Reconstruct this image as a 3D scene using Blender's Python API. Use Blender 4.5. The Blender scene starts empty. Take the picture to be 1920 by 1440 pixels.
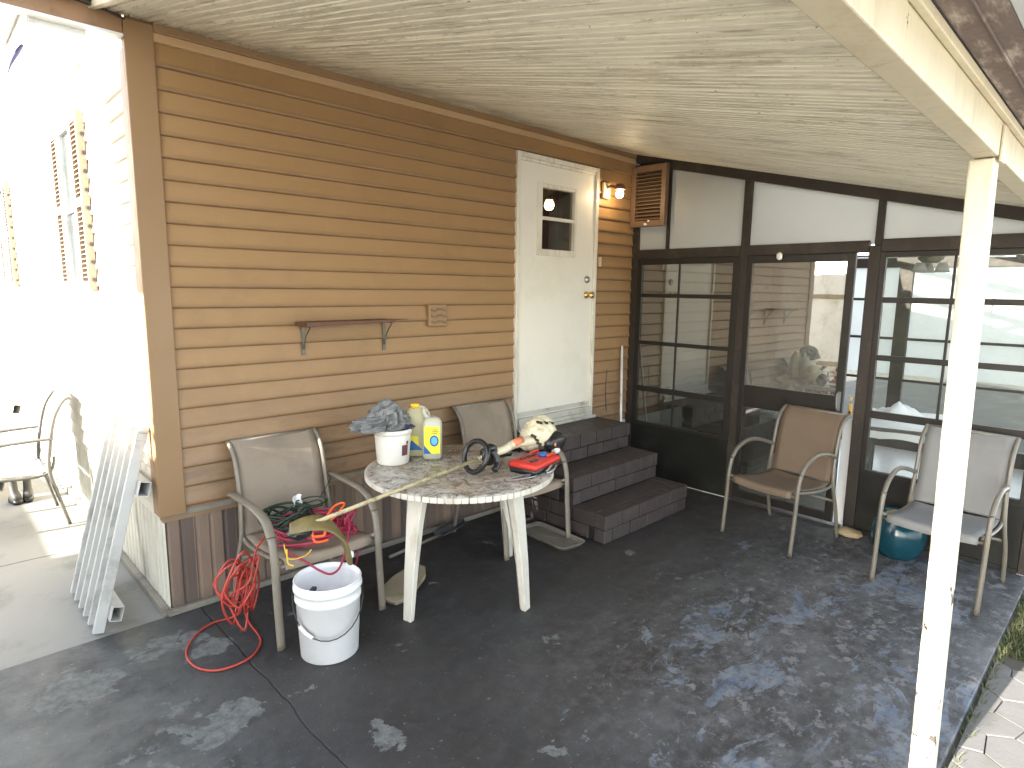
import bpy, bmesh, math, random
from mathutils import Vector, Matrix, noise
R = math.radians
S = bpy.context.scene
COL = S.collection

# ------------------------------------------------------------------ camera, sky, sun, exposure
cam_d = bpy.data.cameras.new("camera"); cam = bpy.data.objects.new("camera", cam_d); COL.objects.link(cam)
r_ = Vector((0.71930317, -0.69457816, 0.01281114)); u_ = Vector((0.09581394, 0.11745602, 0.98844513)); f_ = Vector((0.68805714, 0.70976423, -0.15103676))
m = Matrix.Identity(4)
for i, v in enumerate((r_, u_, -f_)):
    for j in range(3): m[j][i] = v[j]
m.translation = Vector((-0.8247, -3.3768, 1.6953))
cam.matrix_world = m
cam_d.sensor_width = 36; cam_d.lens = 1163.87 / 1920 * 36; cam_d.clip_end = 500; cam_d.clip_start = .02
S.camera = cam

SUN_EL, SUN_OFF = R(21), R(6)          # low sun from -x, a little from +y
sd = Vector((-math.cos(SUN_EL) * math.cos(SUN_OFF), math.cos(SUN_EL) * math.sin(SUN_OFF), math.sin(SUN_EL)))
W = bpy.data.worlds.new("World"); S.world = W; W.use_nodes = True
wn = W.node_tree.nodes; sky = wn.new('ShaderNodeTexSky'); sky.sky_type = 'NISHITA'; sky.sun_disc = False
sky.sun_elevation = SUN_EL; sky.sun_rotation = math.atan2(sd.x, sd.y); sky.dust_density = 1.0
hs = wn.new('ShaderNodeHueSaturation'); hs.inputs['Saturation'].default_value = .5; W.node_tree.links.new(sky.outputs[0], hs.inputs['Color']); W.node_tree.links.new(hs.outputs[0], wn['Background'].inputs[0]); wn['Background'].inputs[1].default_value = .15
sl = bpy.data.lights.new("sun", 'SUN'); sl.energy = 5.0; sl.angle = R(.5); sl.color = (1, .95, .88)
so = bpy.data.objects.new("sun", sl); COL.objects.link(so); so.rotation_euler = sd.to_track_quat('Z', 'Y').to_euler()
S.view_settings.view_transform = 'Standard'; S.view_settings.look = 'None'; S.view_settings.gamma = 1
S.view_settings.exposure = 2.80
S.cycles.max_bounces = 10; S.cycles.diffuse_bounces = 5; S.cycles.glossy_bounces = 4
S.cycles.transparent_max_bounces = 16; S.cycles.use_denoising = True
S.cycles.caustics_reflective = False; S.cycles.caustics_refractive = False; S.cycles.sample_clamp_indirect = 6

# ------------------------------------------------------------------ object helpers
def tag(o, label=None, cat=None, group=None, kind=None):
    if label: o['label'] = label
    if cat: o['category'] = cat
    if group: o['group'] = group
    if kind: o['kind'] = kind
    return o
def thing(name, label, cat, loc=(0, 0, 0), rz=0, group=None):
    o = bpy.data.objects.new(name, None); COL.objects.link(o); o.empty_display_size = .1
    o.location = loc; o.rotation_euler = (0, 0, rz)
    return tag(o, label, cat, group)
def obj(name, bm, mat, parent=None, smooth=False, bevel=0, seg=2, sub=0, label=None, rec=True):
    if rec: bmesh.ops.recalc_face_normals(bm, faces=bm.faces)
    me = bpy.data.meshes.new(name); bm.to_mesh(me); bm.free()
    for mm in (mat if isinstance(mat, (list, tuple)) else [mat]): me.materials.append(mm)
    if smooth:
        for p in me.polygons: p.use_smooth = True
    o = bpy.data.objects.new(name, me); COL.objects.link(o)
    if parent: o.parent = parent
    if bevel:
        b = o.modifiers.new("b", 'BEVEL'); b.width = bevel; b.segments = seg; b.limit_method = 'ANGLE'; b.angle_limit = R(40)
    if sub:
        s = o.modifiers.new("s", 'SUBSURF'); s.levels = sub; s.render_levels = sub
    if label: o['label'] = label
    return o
def copy_tree(o, parent=None):
    c = o.copy(); COL.objects.link(c)
    if parent: c.parent = parent
    for ch in list(o.children): copy_tree(ch, c)
    return c
def NB(): return bmesh.new()
def box(bm, a, b, mi=0, M=None):
    x0, x1 = sorted((a[0], b[0])); y0, y1 = sorted((a[1], b[1])); z0, z1 = sorted((a[2], b[2]))
    co = [(x0, y0, z0), (x1, y0, z0), (x1, y1, z0), (x0, y1, z0), (x0, y0, z1), (x1, y0, z1), (x1, y1, z1), (x0, y1, z1)]
    vs = [bm.verts.new(M @ Vector(c) if M else c) for c in co]
    for f in ((0, 3, 2, 1), (4, 5, 6, 7), (0, 1, 5, 4), (1, 2, 6, 5), (2, 3, 7, 6), (3, 0, 4, 7)):
        bm.faces.new([vs[i] for i in f]).material_index = mi
    return vs
def hexa(bm, P, mi=0):
    vs = [bm.verts.new(c) for c in P]
    for f in ((0, 3, 2, 1), (4, 5, 6, 7), (0, 1, 5, 4), (1, 2, 6, 5), (2, 3, 7, 6), (3, 0, 4, 7)):
        bm.faces.new([vs[i] for i in f]).material_index = mi
def spline(pts, n=6, closed=False):
    P = [Vector(p) for p in pts]; out = []
    N = len(P)
    rng = range(N if closed else N - 1)
    for i in rng:
        if closed: a, b, c, d = P[(i - 1) % N], P[i], P[(i + 1) % N], P[(i + 2) % N]
        else: a, b, c, d = P[max(i - 1, 0)], P[i], P[i + 1], P[min(i + 2, N - 1)]
        for k in range(n):
            t = k / n
            out.append(.5 * ((2 * b) + (c - a) * t + (2 * a - 5 * b + 4 * c - d) * t * t + (3 * b - a - 3 * c + d) * t ** 3))
    if not closed: out.append(P[-1])
    return out
def tube(bm, pts, r, n=8, rx=None, closed=False, cap=True, mi=0, up=None):
    """tube along pts; r radius (or list); rx = second radius for flat oval sections"""
    P = [Vector(p) for p in pts]; N = len(P); rings = []; prev = None
    for i, p in enumerate(P):
        if closed: t = (P[(i + 1) % N] - P[i - 1])
        else: t = P[min(i + 1, N - 1)] - P[max(i - 1, 0)]
        t.normalize()
        if up is not None: s = t.cross(Vector(up))
        elif prev is None:
            s = t.cross(Vector((0, 0, 1)))
            if s.length < .1: s = t.cross(Vector((1, 0, 0)))
        else: s = prev - t * prev.dot(t)
        if s.length < 1e-6: s = prev if prev else Vector((1, 0, 0))
        s = s.normalized(); prev = s; w = s.cross(t)
        rr = r[i] if isinstance(r, (list, tuple)) else r
        ra = rx if rx is not None else rr
        rings.append([bm.verts.new(p + s * math.cos(2 * math.pi * k / n) * ra + w * math.sin(2 * math.pi * k / n) * rr) for k in range(n)])
    for i in range(N if closed else N - 1):
        A = rings[i]; B = rings[(i + 1) % N]
        for k in range(n):
            f = bm.faces.new([A[k], A[(k + 1) % n], B[(k + 1) % n], B[k]]); f.material_index = mi; f.smooth = True
    if cap and not closed:
        bm.faces.new(list(reversed(rings[0]))).material_index = mi; bm.faces.new(rings[-1]).material_index = mi
def lathe(bm, prof, c=(0, 0, 0), n=40, mi=0, M=None):
    rings = []
    for r, z in prof:
        if r < 1e-5: rings.append([bm.verts.new(_m(M, (c[0], c[1], c[2] + z)))])
        else: rings.append([bm.verts.new(_m(M, (c[0] + r * math.cos(2 * math.pi * k / n), c[1] + r * math.sin(2 * math.pi * k / n), c[2] + z))) for k in range(n)])
    for A, B in zip(rings, rings[1:]):
        for k in range(n):
            k2 = (k + 1) % n
            if len(A) == 1 and len(B) == 1: continue
            if len(A) == 1: f = bm.faces.new([A[0], B[k2], B[k]])
            elif len(B) == 1: f = bm.faces.new([A[k], A[k2], B[0]])
            else: f = bm.faces.new([A[k], A[k2], B[k2], B[k]])
            f.material_index = mi; f.smooth = True
def _m(M, c): return M @ Vector(c) if M else Vector(c)
def blob(bm, c, s, sub=4, amp=.1, freq=2, seed=0, fold=0):
    t = bmesh.new(); bmesh.ops.create_icosphere(t, subdivisions=sub, radius=1)
    mp = {}
    for v in t.verts:
        d = v.co.normalized(); o = Vector((seed * 3.1, seed * 1.7, seed))
        k = 1 + amp * noise.noise(d * freq + o) + amp * .6 * noise.noise(d * freq * 2.3 + o)
        if fold: k += fold * (abs(noise.noise(d * freq * 1.7 + o * 2)) * -1.6 + .3)
        mp[v] = bm.verts.new(Vector(c) + Vector((d.x * s[0], d.y * s[1], d.z * s[2])) * k)
    for f in t.faces: bm.faces.new([mp[v] for v in f.verts]).smooth = True
    t.free()
def structure(name, bm, mat, label, **k):
    o = obj(name, bm, mat, **k); return tag(o, label, name.replace('_', ' '), kind='structure')

# ------------------------------------------------------------------ materials
class NT:
    def __init__(s, name):
        s.m = bpy.data.materials.new(name); s.m.use_nodes = True; s.t = s.m.node_tree
        s.b = s.t.nodes['Principled BSDF']; s.o = s.t.nodes['Material Output']
        s.tc = s.n('ShaderNodeTexCoord')
    def n(s, ty, **k):
        x = s.t.nodes.new(ty)
        for a, b in k.items(): setattr(x, a, b)
        return x
    def l(s, a, b): s.t.links.new(a, b)
    def val(s, sock, v):
        if isinstance(v, bpy.types.NodeSocket): s.l(v, sock)
        else: sock.default_value = v
    def math(s, op, a, b=0.0, c=None, clamp=False):
        x = s.n('ShaderNodeMath', operation=op); x.use_clamp = clamp
        s.val(x.inputs[0], a); s.val(x.inputs[1], b)
        if c is not None: s.val(x.inputs[2], c)
        return x.outputs[0]
    def noise(s, scale, detail=4, rough=.55, sc=(1, 1, 1), off=(0, 0, 0), dist=0):
        mp = s.n('ShaderNodeMapping'); s.l(s.tc.outputs['Object'], mp.inputs[0]); mp.inputs['Scale'].default_value = sc; mp.inputs['Location'].default_value = off
        x = s.n('ShaderNodeTexNoise'); s.l(mp.outputs[0], x.inputs['Vector'])
        x.inputs['Scale'].default_value = scale; x.inputs['Detail'].default_value = detail; x.inputs['Roughness'].default_value = rough; x.inputs['Distortion'].default_value = dist
        return x.outputs['Fac']
    def ramp(s, f, a, b, lo=0.0, hi=1.0):
        x = s.n('ShaderNodeMapRange'); x.interpolation_type = 'SMOOTHSTEP'
        s.l(f, x.inputs[0]); x.inputs[1].default_value = a; x.inputs[2].default_value = b; x.inputs[3].default_value = lo; x.inputs[4].default_value = hi
        return x.outputs[0]
    def mix(s, f, a, b, blend='MIX'):
        x = s.n('ShaderNodeMix', data_type='RGBA', blend_type=blend)
        s.val(x.inputs['Factor'], f)
        for sock, v in ((x.inputs['A'], a), (x.inputs['B'], b)):
            if isinstance(v, bpy.types.NodeSocket): s.l(v, sock)
            else: sock.default_value = (*v, 1)
        return x.outputs['Result']
    def xyz(s):
        x = s.n('ShaderNodeSeparateXYZ'); s.l(s.tc.outputs['Object'], x.inputs[0]); return x.outputs
    def bump(s, h, strength=.3, dist=.01):
        x = s.n('ShaderNodeBump'); x.inputs['Strength'].default_value = strength; x.inputs['Distance'].default_value = dist
        s.l(h, x.inputs['Height']); s.l(x.outputs[0], s.b.inputs['Normal'])
    def col(s, c):
        if isinstance(c, bpy.types.NodeSocket): s.l(c, s.b.inputs['Base Color'])
        else: s.b.inputs['Base Color'].default_value = (*c, 1)
    def set(s, **k):
        for a, v in k.items(): s.val(s.b.inputs[a.replace('_', ' ')], v)
        return s
def pm(name, c, rough=.55, var=.15, scale=6, dirt=None, dirt_amt=.5, dscale=3, dsc=(1, 1, 1), bump=.0, bscale=60, metal=0, **k):
    t = NT(name)
    n1 = t.noise(scale, 5)
    a = tuple(x * (1 - var) for x in c); b = tuple(min(1, x * (1 + var)) for x in c)
    cc = t.mix(n1, a, b)
    if dirt:
        n2 = t.noise(dscale, 6, .65, sc=dsc, off=(3, 1, 7)); cc = t.mix(t.ramp(n2, .48, .72, 0, dirt_amt), cc, dirt)
    t.col(cc); t.set(Roughness=t.ramp(t.noise(scale * 3, 4), .2, .8, max(0, rough - .08), min(1, rough + .1)), Metallic=metal)
    if bump: t.bump(t.noise(bscale, 4), bump, .004)
    for a_, v in k.items(): t.val(t.b.inputs[a_.replace('_', ' ')], v)
    return t.m
def chips(name, c, chip, rough=.5, thr=.66, scale=9, dirt=(.3, .26, .18), seed=0, sc=(1, 1, 1), spots=()):
    """painted surface with chipped spots of bare dark material"""
    t = NT(name); x, y, z = t.xyz()
    base = t.mix(t.noise(4, 5), tuple(v * .88 for v in c), c)
    base = t.mix(t.ramp(t.noise(6, 7, .75, sc=(1, 1, .22), off=(seed, 2, 1)), .46, .70, 0, .55), base, dirt)
    base = t.mix(t.ramp(t.noise(28, 5, .7, sc=(1, 1, .12), off=(seed, 1, 1)), .52, .68, 0, .4), base, dirt)
    n = t.noise(scale, 8, .74, sc=sc, off=(seed, seed, 4))
    for px, pz, rad in spots:
        a = t.math('SUBTRACT', x, px); b_ = t.math('SUBTRACT', z, pz); d = t.math('SQRT', t.math('ADD', t.math('MULTIPLY', a, a), t.math('MULTIPLY', b_, b_)))
        n = t.math('ADD', n, t.ramp(d, rad, rad * .1, 0, .19))
    mk = t.ramp(n, thr, thr + .012)
    t.col(t.mix(mk, base, chip)); t.set(Roughness=t.ramp(mk, 0, 1, rough, .85))
    t.bump(t.math('SUBTRACT', t.math('MULTIPLY', t.noise(40, 3), .2), mk), .35, .003)
    return t.m

def mat_siding():
    t = NT('tan_siding'); x, y, z = t.xyz()
    c = t.mix(t.noise(1.3, 4), (.285, .166, .070), (.345, .206, .090))
    c = t.mix(t.ramp(t.noise(3, 6, .7, sc=(.6, .6, 6), off=(5, 0, 0)), .45, .75, 0, .35), c, (.36, .20, .10))
    c = t.mix(t.ramp(t.noise(9, 6, .7, sc=(2.5, 2.5, .5)), .55, .8, 0, .4), c, (.40, .26, .14))
    # washed-out pinkish lower boards and mildew near the base
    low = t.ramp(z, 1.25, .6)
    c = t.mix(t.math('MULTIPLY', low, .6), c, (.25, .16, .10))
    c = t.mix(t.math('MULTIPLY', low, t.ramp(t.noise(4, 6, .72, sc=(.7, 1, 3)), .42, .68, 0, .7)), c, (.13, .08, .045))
    # soft lap shade painted as a darker band along each board's lip
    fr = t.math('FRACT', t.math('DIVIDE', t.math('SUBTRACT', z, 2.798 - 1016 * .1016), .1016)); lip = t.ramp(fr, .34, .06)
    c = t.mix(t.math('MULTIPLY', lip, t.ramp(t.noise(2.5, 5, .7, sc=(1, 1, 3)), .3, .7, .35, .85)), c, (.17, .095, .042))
    c = t.mix(t.math('MULTIPLY', t.ramp(t.noise(1.6, 6, .75, off=(2, 2, 8)), .46, .70), .5), c, (.22, .13, .06))
    c = t.mix(t.ramp(t.noise(38, 3, .6), .735, .76, 0, .75), c, (.12, .08, .05))
    t.col(c); t.set(Roughness=.5); t.bump(t.noise(30, 5, sc=(.3, .3, 3)), .12, .003)
    return t.m
def mat_strips():
    t = NT('striped_skirting'); x, y, z = t.xyz()
    q = t.math('FLOOR', t.math('MULTIPLY', x, 14.0))
    w = t.n('ShaderNodeTexWhiteNoise', noise_dimensions='1D'); t.l(q, w.inputs['W'])
    c = t.mix(w.outputs['Value'], (.10, .072, .06), (.27, .185, .13))
    c = t.mix(t.ramp(t.noise(6, 6, .7, sc=(4, 4, .5)), .45, .75, 0, .5), c, (.09, .07, .055))
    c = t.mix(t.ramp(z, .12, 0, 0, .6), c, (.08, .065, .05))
    t.col(c); t.set(Roughness=.65); t.bump(t.noise(30, 4, sc=(3, 3, .3)), .2, .003)
    return t.m
def mat_ceiling():
    t = NT('ribbed_ceiling'); x, y, z = t.xyz()
    c = t.mix(t.noise(1.5, 4), (.78, .72, .56), (.88, .82, .66))
    # every narrow pan weathers differently
    q = t.math('FLOOR', t.math('MULTIPLY', x, 21.7)); w = t.n('ShaderNodeTexWhiteNoise', noise_dimensions='1D'); t.l(q, w.inputs['W'])
    c = t.mix(t.math('MULTIPLY', w.outputs['Value'], .30), c, (.48, .44, .34))
    st = t.noise(15, 7, .78, sc=(1, .10, .10)); st2 = t.noise(70, 5, .7, sc=(1, .035, .035), off=(4, 2, 0)); big = t.ramp(t.noise(1.3, 4, off=(1, 5, 3)), .38, .62)
    c = t.mix(t.math('MULTIPLY', t.ramp(st, .48, .66), t.math('ADD', .12, t.math('MULTIPLY', big, .62))), c, (.27, .225, .13))
    c = t.mix(t.ramp(st2, .54, .66, 0, .6), c, (.22, .185, .11))
    c = t.mix(t.ramp(t.noise(30, 7, .8, sc=(1, .35, 1), off=(5, 5, 0)), .58, .68, 0, .55), c, (.20, .165, .10))
    c = t.mix(t.ramp(t.noise(85, 4, .7, sc=(1, .03, .03), off=(9, 0, 0)), .60, .70, 0, .7), c, (.88, .86, .78))
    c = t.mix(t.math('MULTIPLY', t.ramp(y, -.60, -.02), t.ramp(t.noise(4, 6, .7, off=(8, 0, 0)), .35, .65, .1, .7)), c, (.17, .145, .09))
    c = t.mix(t.ramp(t.noise(50, 3, .6, sc=(1, .5, 1)), .69, .72, 0, .75), c, (.08, .065, .04))
    t.col(c); t.set(Roughness=.5)
    return t.m
def mat_floor():
    t = NT('painted_concrete'); x, y, z = t.xyz()
    base = t.mix(t.noise(2.2, 7, .65), (.021, .021, .021), (.045, .0445, .044))
    base = t.mix(t.ramp(t.noise(12, 7, .75), .48, .72, 0, .6), base, (.065, .065, .067))
    base = t.mix(t.ramp(t.noise(.9, 4, off=(2, 7, 0)), .42, .62, 0, .4), base, (.045, .037, .032))
    left = t.ramp(x, .40, -.35)
    wear = t.math('MULTIPLY', left, t.ramp(t.noise(2.4, 8, .72, off=(1, 3, 0)), .34, .60))
    base = t.mix(t.math('MULTIPLY', wear, .85), base, (.092, .095, .088))
    # faded, scuffed zone towards the open edge: chalky bloom with blue undercoat showing in streaks
    edge = t.math('MULTIPLY', t.ramp(y, -.95, -2.35), t.ramp(x, .35, 1.5))
    bloom = t.ramp(t.noise(2.1, 8, .75, sc=(.8, 1.4, 1), off=(9, 9, 0)), .40, .62)
    base = t.mix(t.math('MULTIPLY', edge, t.math('MULTIPLY', bloom, .8)), base, (.090, .090, .088))
    base = t.mix(t.math('MULTIPLY', edge, t.ramp(t.noise(14, 8, .8, off=(2, 5, 0)), .46, .62, 0, .6)), base, (.12, .122, .125))
    n_a = t.noise(2.6, 9, .72, sc=(.75, 1.5, 1), off=(4.3, 1.2, 0), dist=.6)
    mb = t.math('MULTIPLY', t.math('MULTIPLY', t.ramp(t.math('ADD', n_a, t.math('MULTIPLY', edge, .12)), .65, .68), t.ramp(t.noise(19, 7, .8, off=(6, 2, 0)), .40, .56, .25, 1)), .85)
    blue = t.mix(t.ramp(t.noise(7, 7, .75, off=(3, 3, 0)), .38, .60), (.085, .118, .175), (.165, .18, .195))
    base = t.mix(mb, base, blue)
    n_f = t.noise(9.5, 9, .75, off=(.3, 6, 0))
    mf = t.math('MULTIPLY', t.ramp(t.math('ADD', n_f, t.math('MULTIPLY', edge, .12)), .675, .70), .7)
    base = t.mix(mf, base, t.mix(t.noise(5, 3), (.12, .12, .125), (.21, .205, .21)))
    n_c = t.noise(4.2, 8, .66, off=(7.7, 2.4, 0), dist=.3)
    def spot(cx, cy, rx, ry):
        a = t.math('DIVIDE', t.math('SUBTRACT', x, cx), rx); b = t.math('DIVIDE', t.math('SUBTRACT', y, cy), ry)
        d = t.math('SQRT', t.math('ADD', t.math('MULTIPLY', a, a), t.math('MULTIPLY', b, b)))
        return t.ramp(d, 1.0, .2)
    sp = None
    for s_ in ((-.10, -1.00, .34, .30), (.03, -.47, .20, .13), (-.12, -.28, .28, .16), (.33, -1.52, .12, .16), (-.33, -1.10, .22, .30), (-.5, -.4, .3, .3)):
        q = spot(*s_); sp = q if sp is None else t.math('MAXIMUM', sp, q)
    mc = t.ramp(t.math('ADD', n_c, t.math('MULTIPLY', sp, .20)), .640, .652)
    conc = t.mix(t.ramp(t.noise(22, 7, .75), .35, .65), (.085, .087, .08), (.165, .168, .155))
    base = t.mix(t.math('MULTIPLY', mc, .9), base, conc)
    base = t.mix(t.ramp(t.noise(46, 4, .65, off=(1, 1, 0)), .66, .69, 0, .85), base, (.20, .20, .19))
    base = t.mix(t.ramp(t.noise(120, 3, .6, off=(5, 1, 0)), .66, .72, 0, .5), base, (.19, .19, .18))
    jw = t.math('ADD', x, t.math('MULTIPLY', t.math('SUBTRACT', t.noise(3, 4), .5), .06))
    j = t.math('ABSOLUTE', t.math('SUBTRACT', jw, .145)); jm = t.ramp(j, .006, .002)
    base = t.mix(t.math('MULTIPLY', jm, .8), base, (.010, .009, .008))
    t.col(base)
    rg = t.math('ADD', t.ramp(t.noise(5, 7, .75), .3, .7, .42, .68), t.math('MULTIPLY', t.math('MAXIMUM', mc, mf), .2))
    t.set(Roughness=rg, Specular_IOR_Level=.40)
    h = t.math('SUBTRACT', t.math('MULTIPLY', t.noise(30, 7, .75), 1.2), t.math('ADD', t.math('MAXIMUM', mc, t.math('MAXIMUM', mb, mf)), t.math('MULTIPLY', jm, 3)))
    t.bump(h, .4, .003)
    return t.m
def mat_concrete(name, a, b, st):
    t = NT(name); x, y, z = t.xyz()
    c = t.mix(t.noise(1.2, 6, .6), a, b); c = t.mix(t.ramp(t.noise(3, 7, .7, off=(3, 0, 0)), .48, .72, 0, .55), c, st)
    c = t.mix(t.ramp(t.noise(80, 3), .62, .8, 0, .3), c, st)
    j = t.ramp(t.math('ABSOLUTE', t.math('SUBTRACT', t.math('ADD', y, t.math('MULTIPLY', t.noise(4, 3), .05)), 1.33)), .009, .003)
    c = t.mix(j, c, (.06, .055, .05))
    t.col(c); t.set(Roughness=.85); t.bump(t.noise(60, 5), .3, .003)
    return t.m
def mat_glass(name, tint, gloss, tr, rough=.0):
    """thin pane: mirror reflection of strength gloss, clear view through tinted by tint, a little dust"""
    t = NT(name); t.t.nodes.remove(t.b)
    g = t.n('ShaderNodeBsdfGlossy'); g.inputs['Roughness'].default_value = rough; g.inputs['Color'].default_value = (.92, .93, .9, 1)
    tp = t.n('ShaderNodeBsdfTransparent'); tp.inputs['Color'].default_value = (*tint, 1)
    d = t.n('ShaderNodeBsdfDiffuse'); d.inputs['Color'].default_value = (.5, .48, .42, 1)
    lw = t.n('ShaderNodeFresnel'); lw.inputs['IOR'].default_value = 1.5
    geo = t.n('ShaderNodeNewGeometry')   # reflect only where the ray enters the pane
    fac = t.math('MULTIPLY', t.math('ADD', t.math('MULTIPLY', lw.outputs[0], 1.3), gloss, clamp=True), t.math('SUBTRACT', 1.0, geo.outputs['Backfacing']))
    m1 = t.n('ShaderNodeMixShader'); t.l(fac, m1.inputs[0]); t.l(tp.outputs[0], m1.inputs[1]); t.l(g.outputs[0], m1.inputs[2])
    m2 = t.n('ShaderNodeMixShader'); t.l(t.ramp(t.noise(5, 6, .7), .35, .8, tr * .4, tr), m2.inputs[0]); t.l(m1.outputs[0], m2.inputs[1]); t.l(d.outputs[0], m2.inputs[2])
    bp = t.n('ShaderNodeBump'); bp.inputs['Strength'].default_value = .04; bp.inputs['Distance'].default_value = .01
    t.l(t.noise(2.5, 2), bp.inputs['Height']); t.l(bp.outputs[0], g.inputs['Normal'])
    t.l(m2.outputs[0], t.o.inputs[0]); return t.m
def mat_translucent(name, c, f):
    t = NT(name); c1 = t.mix(t.noise(1.6, 5, .6), c, tuple(x * .82 for x in c)); t.col(c1); t.set(Roughness=.35)
    tl = t.n('ShaderNodeBsdfTranslucent'); t.l(c1, tl.inputs[0]); mx = t.n('ShaderNodeMixShader'); mx.inputs[0].default_value = f
    t.l(t.b.outputs[0], mx.inputs[1]); t.l(tl.outputs[0], mx.inputs[2]); t.l(mx.outputs[0], t.o.inputs[0]); return t.m
def mat_emit(name, c, s):
    t = NT(name); t.set(Emission_Color=(*c, 1), Emission_Strength=s); t.col((.9, .85, .7)); return t.m

M = {}
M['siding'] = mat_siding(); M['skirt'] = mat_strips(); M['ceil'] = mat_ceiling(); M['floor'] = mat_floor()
M['drive'] = mat_concrete('bare_concrete', (.205, .20, .178), (.27, .265, .24), (.125, .12, .10))
M['trim'] = pm('tan_trim', (.255, .152, .070), .45, .08, 3, dirt=(.25, .15, .08), dirt_amt=.4, bump=.05)
M['pale_trim'] = pm('pale_tan_trim', (.56, .37, .20), .35, .08, 3)
M['fascia'] = pm('brown_fascia', (.27, .15, .075), .6, .15, 4, dirt=(.06, .04, .025), dirt_amt=.7, dscale=5, bump=.1)
M['rot'] = pm('dark_debris', (.05, .035, .022), .9, .5, 12, bump=.6, bscale=40)
M['side_skirt'] = pm('cream_skirting', (.60, .57, .47), .5, .1, 5, dirt=(.10, .085, .06), dirt_amt=.8, dscale=2.2, dsc=(2, 2, .5), bump=.1)
M['door'] = pm('white_door', (.80, .76, .66), .4, .03, 4, dirt=(.55, .48, .36), dirt_amt=.22, dscale=2.5, bump=.04, bscale=90)
M['doorframe'] = chips('white_frame', (.80, .75, .63), (.14, .10, .06), .45, .69, 14, seed=2)
M['sill'] = pm('aluminium_sill', (.62, .60, .54), .4, .1, 8, dirt=(.2, .17, .12), dirt_amt=.6, dscale=6, metal=.3)
M['brass'] = pm('brass', (.62, .42, .16), .3, .2, 20, metal=1)
M['steel'] = pm('dull_steel', (.45, .44, .42), .35, .2, 20, metal=1)
M['post'] = chips('peeling_cream_paint', (.60, .55, .42), (.045, .035, .03), .55, .71, 16, dirt=(.34, .29, .17), seed=5, sc=(1, 1, .8), spots=((1.60, .70, .10), (1.60, .14, .11), (1.60, .40, .05), (1.60, .30, .05), (1.60, .56, .05), (1.66, .66, .06), (1.66, 1.2, .04)))
M['beam'] = chips('cream_beam_paint', (.52, .45, .31), (.09, .06, .04), .5, .735, 14, dirt=(.34, .27, .16), seed=9, spots=((.585, 2.17, .035), (.58, 2.21, .03)))
M['overhang'] = pm('stained_overhang', (.12, .085, .07), .8, .4, 6, dirt=(.50, .42, .34), dirt_amt=.6, dscale=7, dsc=(1, 4, 1), bump=.4)
M['gutter'] = pm('grey_gutter', (.42, .42, .42), .5, .1, 6)
M['frame'] = pm('dark_bronze_frame', (.030, .026, .021), .42, .3, 6, dirt=(.10, .085, .065), dirt_amt=.6, dscale=5)
M['frame2'] = pm('bronze_rail', (.034, .028, .023), .5, .25, 6, dirt=(.075, .056, .043), dirt_amt=.6, dscale=6, Specular_IOR_Level=.22)
M['kick'] = pm('kick_panel', (.012, .012, .010), .45, .35, 5, dirt=(.028, .03, .024), dirt_amt=.6, bump=.1, Specular_IOR_Level=.22)
M['upper'] = mat_translucent('white_acrylic_panel', (.66, .65, .61), .70)
M['glass'] = mat_glass('porch_glass', (.88, .89, .86), .05, .04)
M['glass_dark'] = mat_glass('tinted_glass', (.42, .43, .40), .14, .05)
M['acrylic'] = mat_glass('door_acrylic', (.30, .30, .28), .30, .26, .015)
M['sash'] = pm('sash', (.022, .019, .016), .4, .3, 8, Specular_IOR_Level=.22)
M['sling'] = pm('taupe_sling', (.27, .215, .16), .75, .08, 3, dirt=(.17, .135, .10), dirt_amt=.5, dscale=4, bump=.35, bscale=260)
M['sling2'] = pm('tan_sling', (.135, .098, .065), .7, .08, 3, dirt=(.15, .11, .07), dirt_amt=.5, dscale=4, bump=.35, bscale=260)
M['sling3'] = pm('grey_sling', (.165, .165, .157), .7, .08, 3, dirt=(.14, .135, .125), dirt_amt=.5, dscale=4, bump=.35, bscale=260)
M['sling_dim'] = pm('worn_grey_sling', (.19, .185, .165), .75, .08, 3)
M['tube_dim'] = pm('worn_tube', (.09, .085, .07), .45, .15, 8)
M['tube'] = pm('taupe_tube', (.20, .17, .13), .38, .15, 8, dirt=(.32, .29, .24), dirt_amt=.4, dscale=10)
M['tube2'] = pm('beige_tube', (.125, .114, .09), .35, .12, 8, dirt=(.2, .15, .09), dirt_amt=.4, dscale=10)
M['plastic_white'] = pm('dirty_white_plastic', (.56, .53, .45), .5, .08, 5, dirt=(.30, .24, .15), dirt_amt=.55, dscale=5, dsc=(2, 2, .6))
M['bucket'] = pm('white_bucket', (.74, .73, .72), .38, .04, 5, dirt=(.45, .45, .45), dirt_amt=.25, dscale=6)
M['bucket2'] = pm('cream_bucket', (.72, .70, .62), .42, .05, 5, dirt=(.5, .45, .36), dirt_amt=.35, dscale=5)
M['gate'] = pm('weathered_white_pickets', (.50, .49, .455), .45, .08, 5, dirt=(.20, .18, .13), dirt_amt=.6, dscale=5)
M['white'] = pm('white_aluminium', (.74, .74, .72), .4, .05, 5, dirt=(.3, .28, .22), dirt_amt=.6, dscale=4)
M['black'] = pm('black_plastic', (.014, .014, .014), .32, .3, 10)
M['wire'] = pm('dark_wire', (.05, .05, .05), .4, .3, 10, metal=.6)
M['cream_plastic'] = pm('cream_plastic', (.66, .60, .42), .38, .06, 10, dirt=(.12, .10, .06), dirt_amt=.6, dscale=14)
M['orange'] = pm('orange_plastic', (.62, .20, .09), .45, .15, 10)
M['red'] = pm('red_plastic', (.55, .035, .025), .38, .12, 10, dirt=(.2, .05, .04), dirt_amt=.4, dscale=10)
M['cord_r'] = pm('red_orange_cord', (.42, .045, .03), .45, .12, 10)
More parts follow.
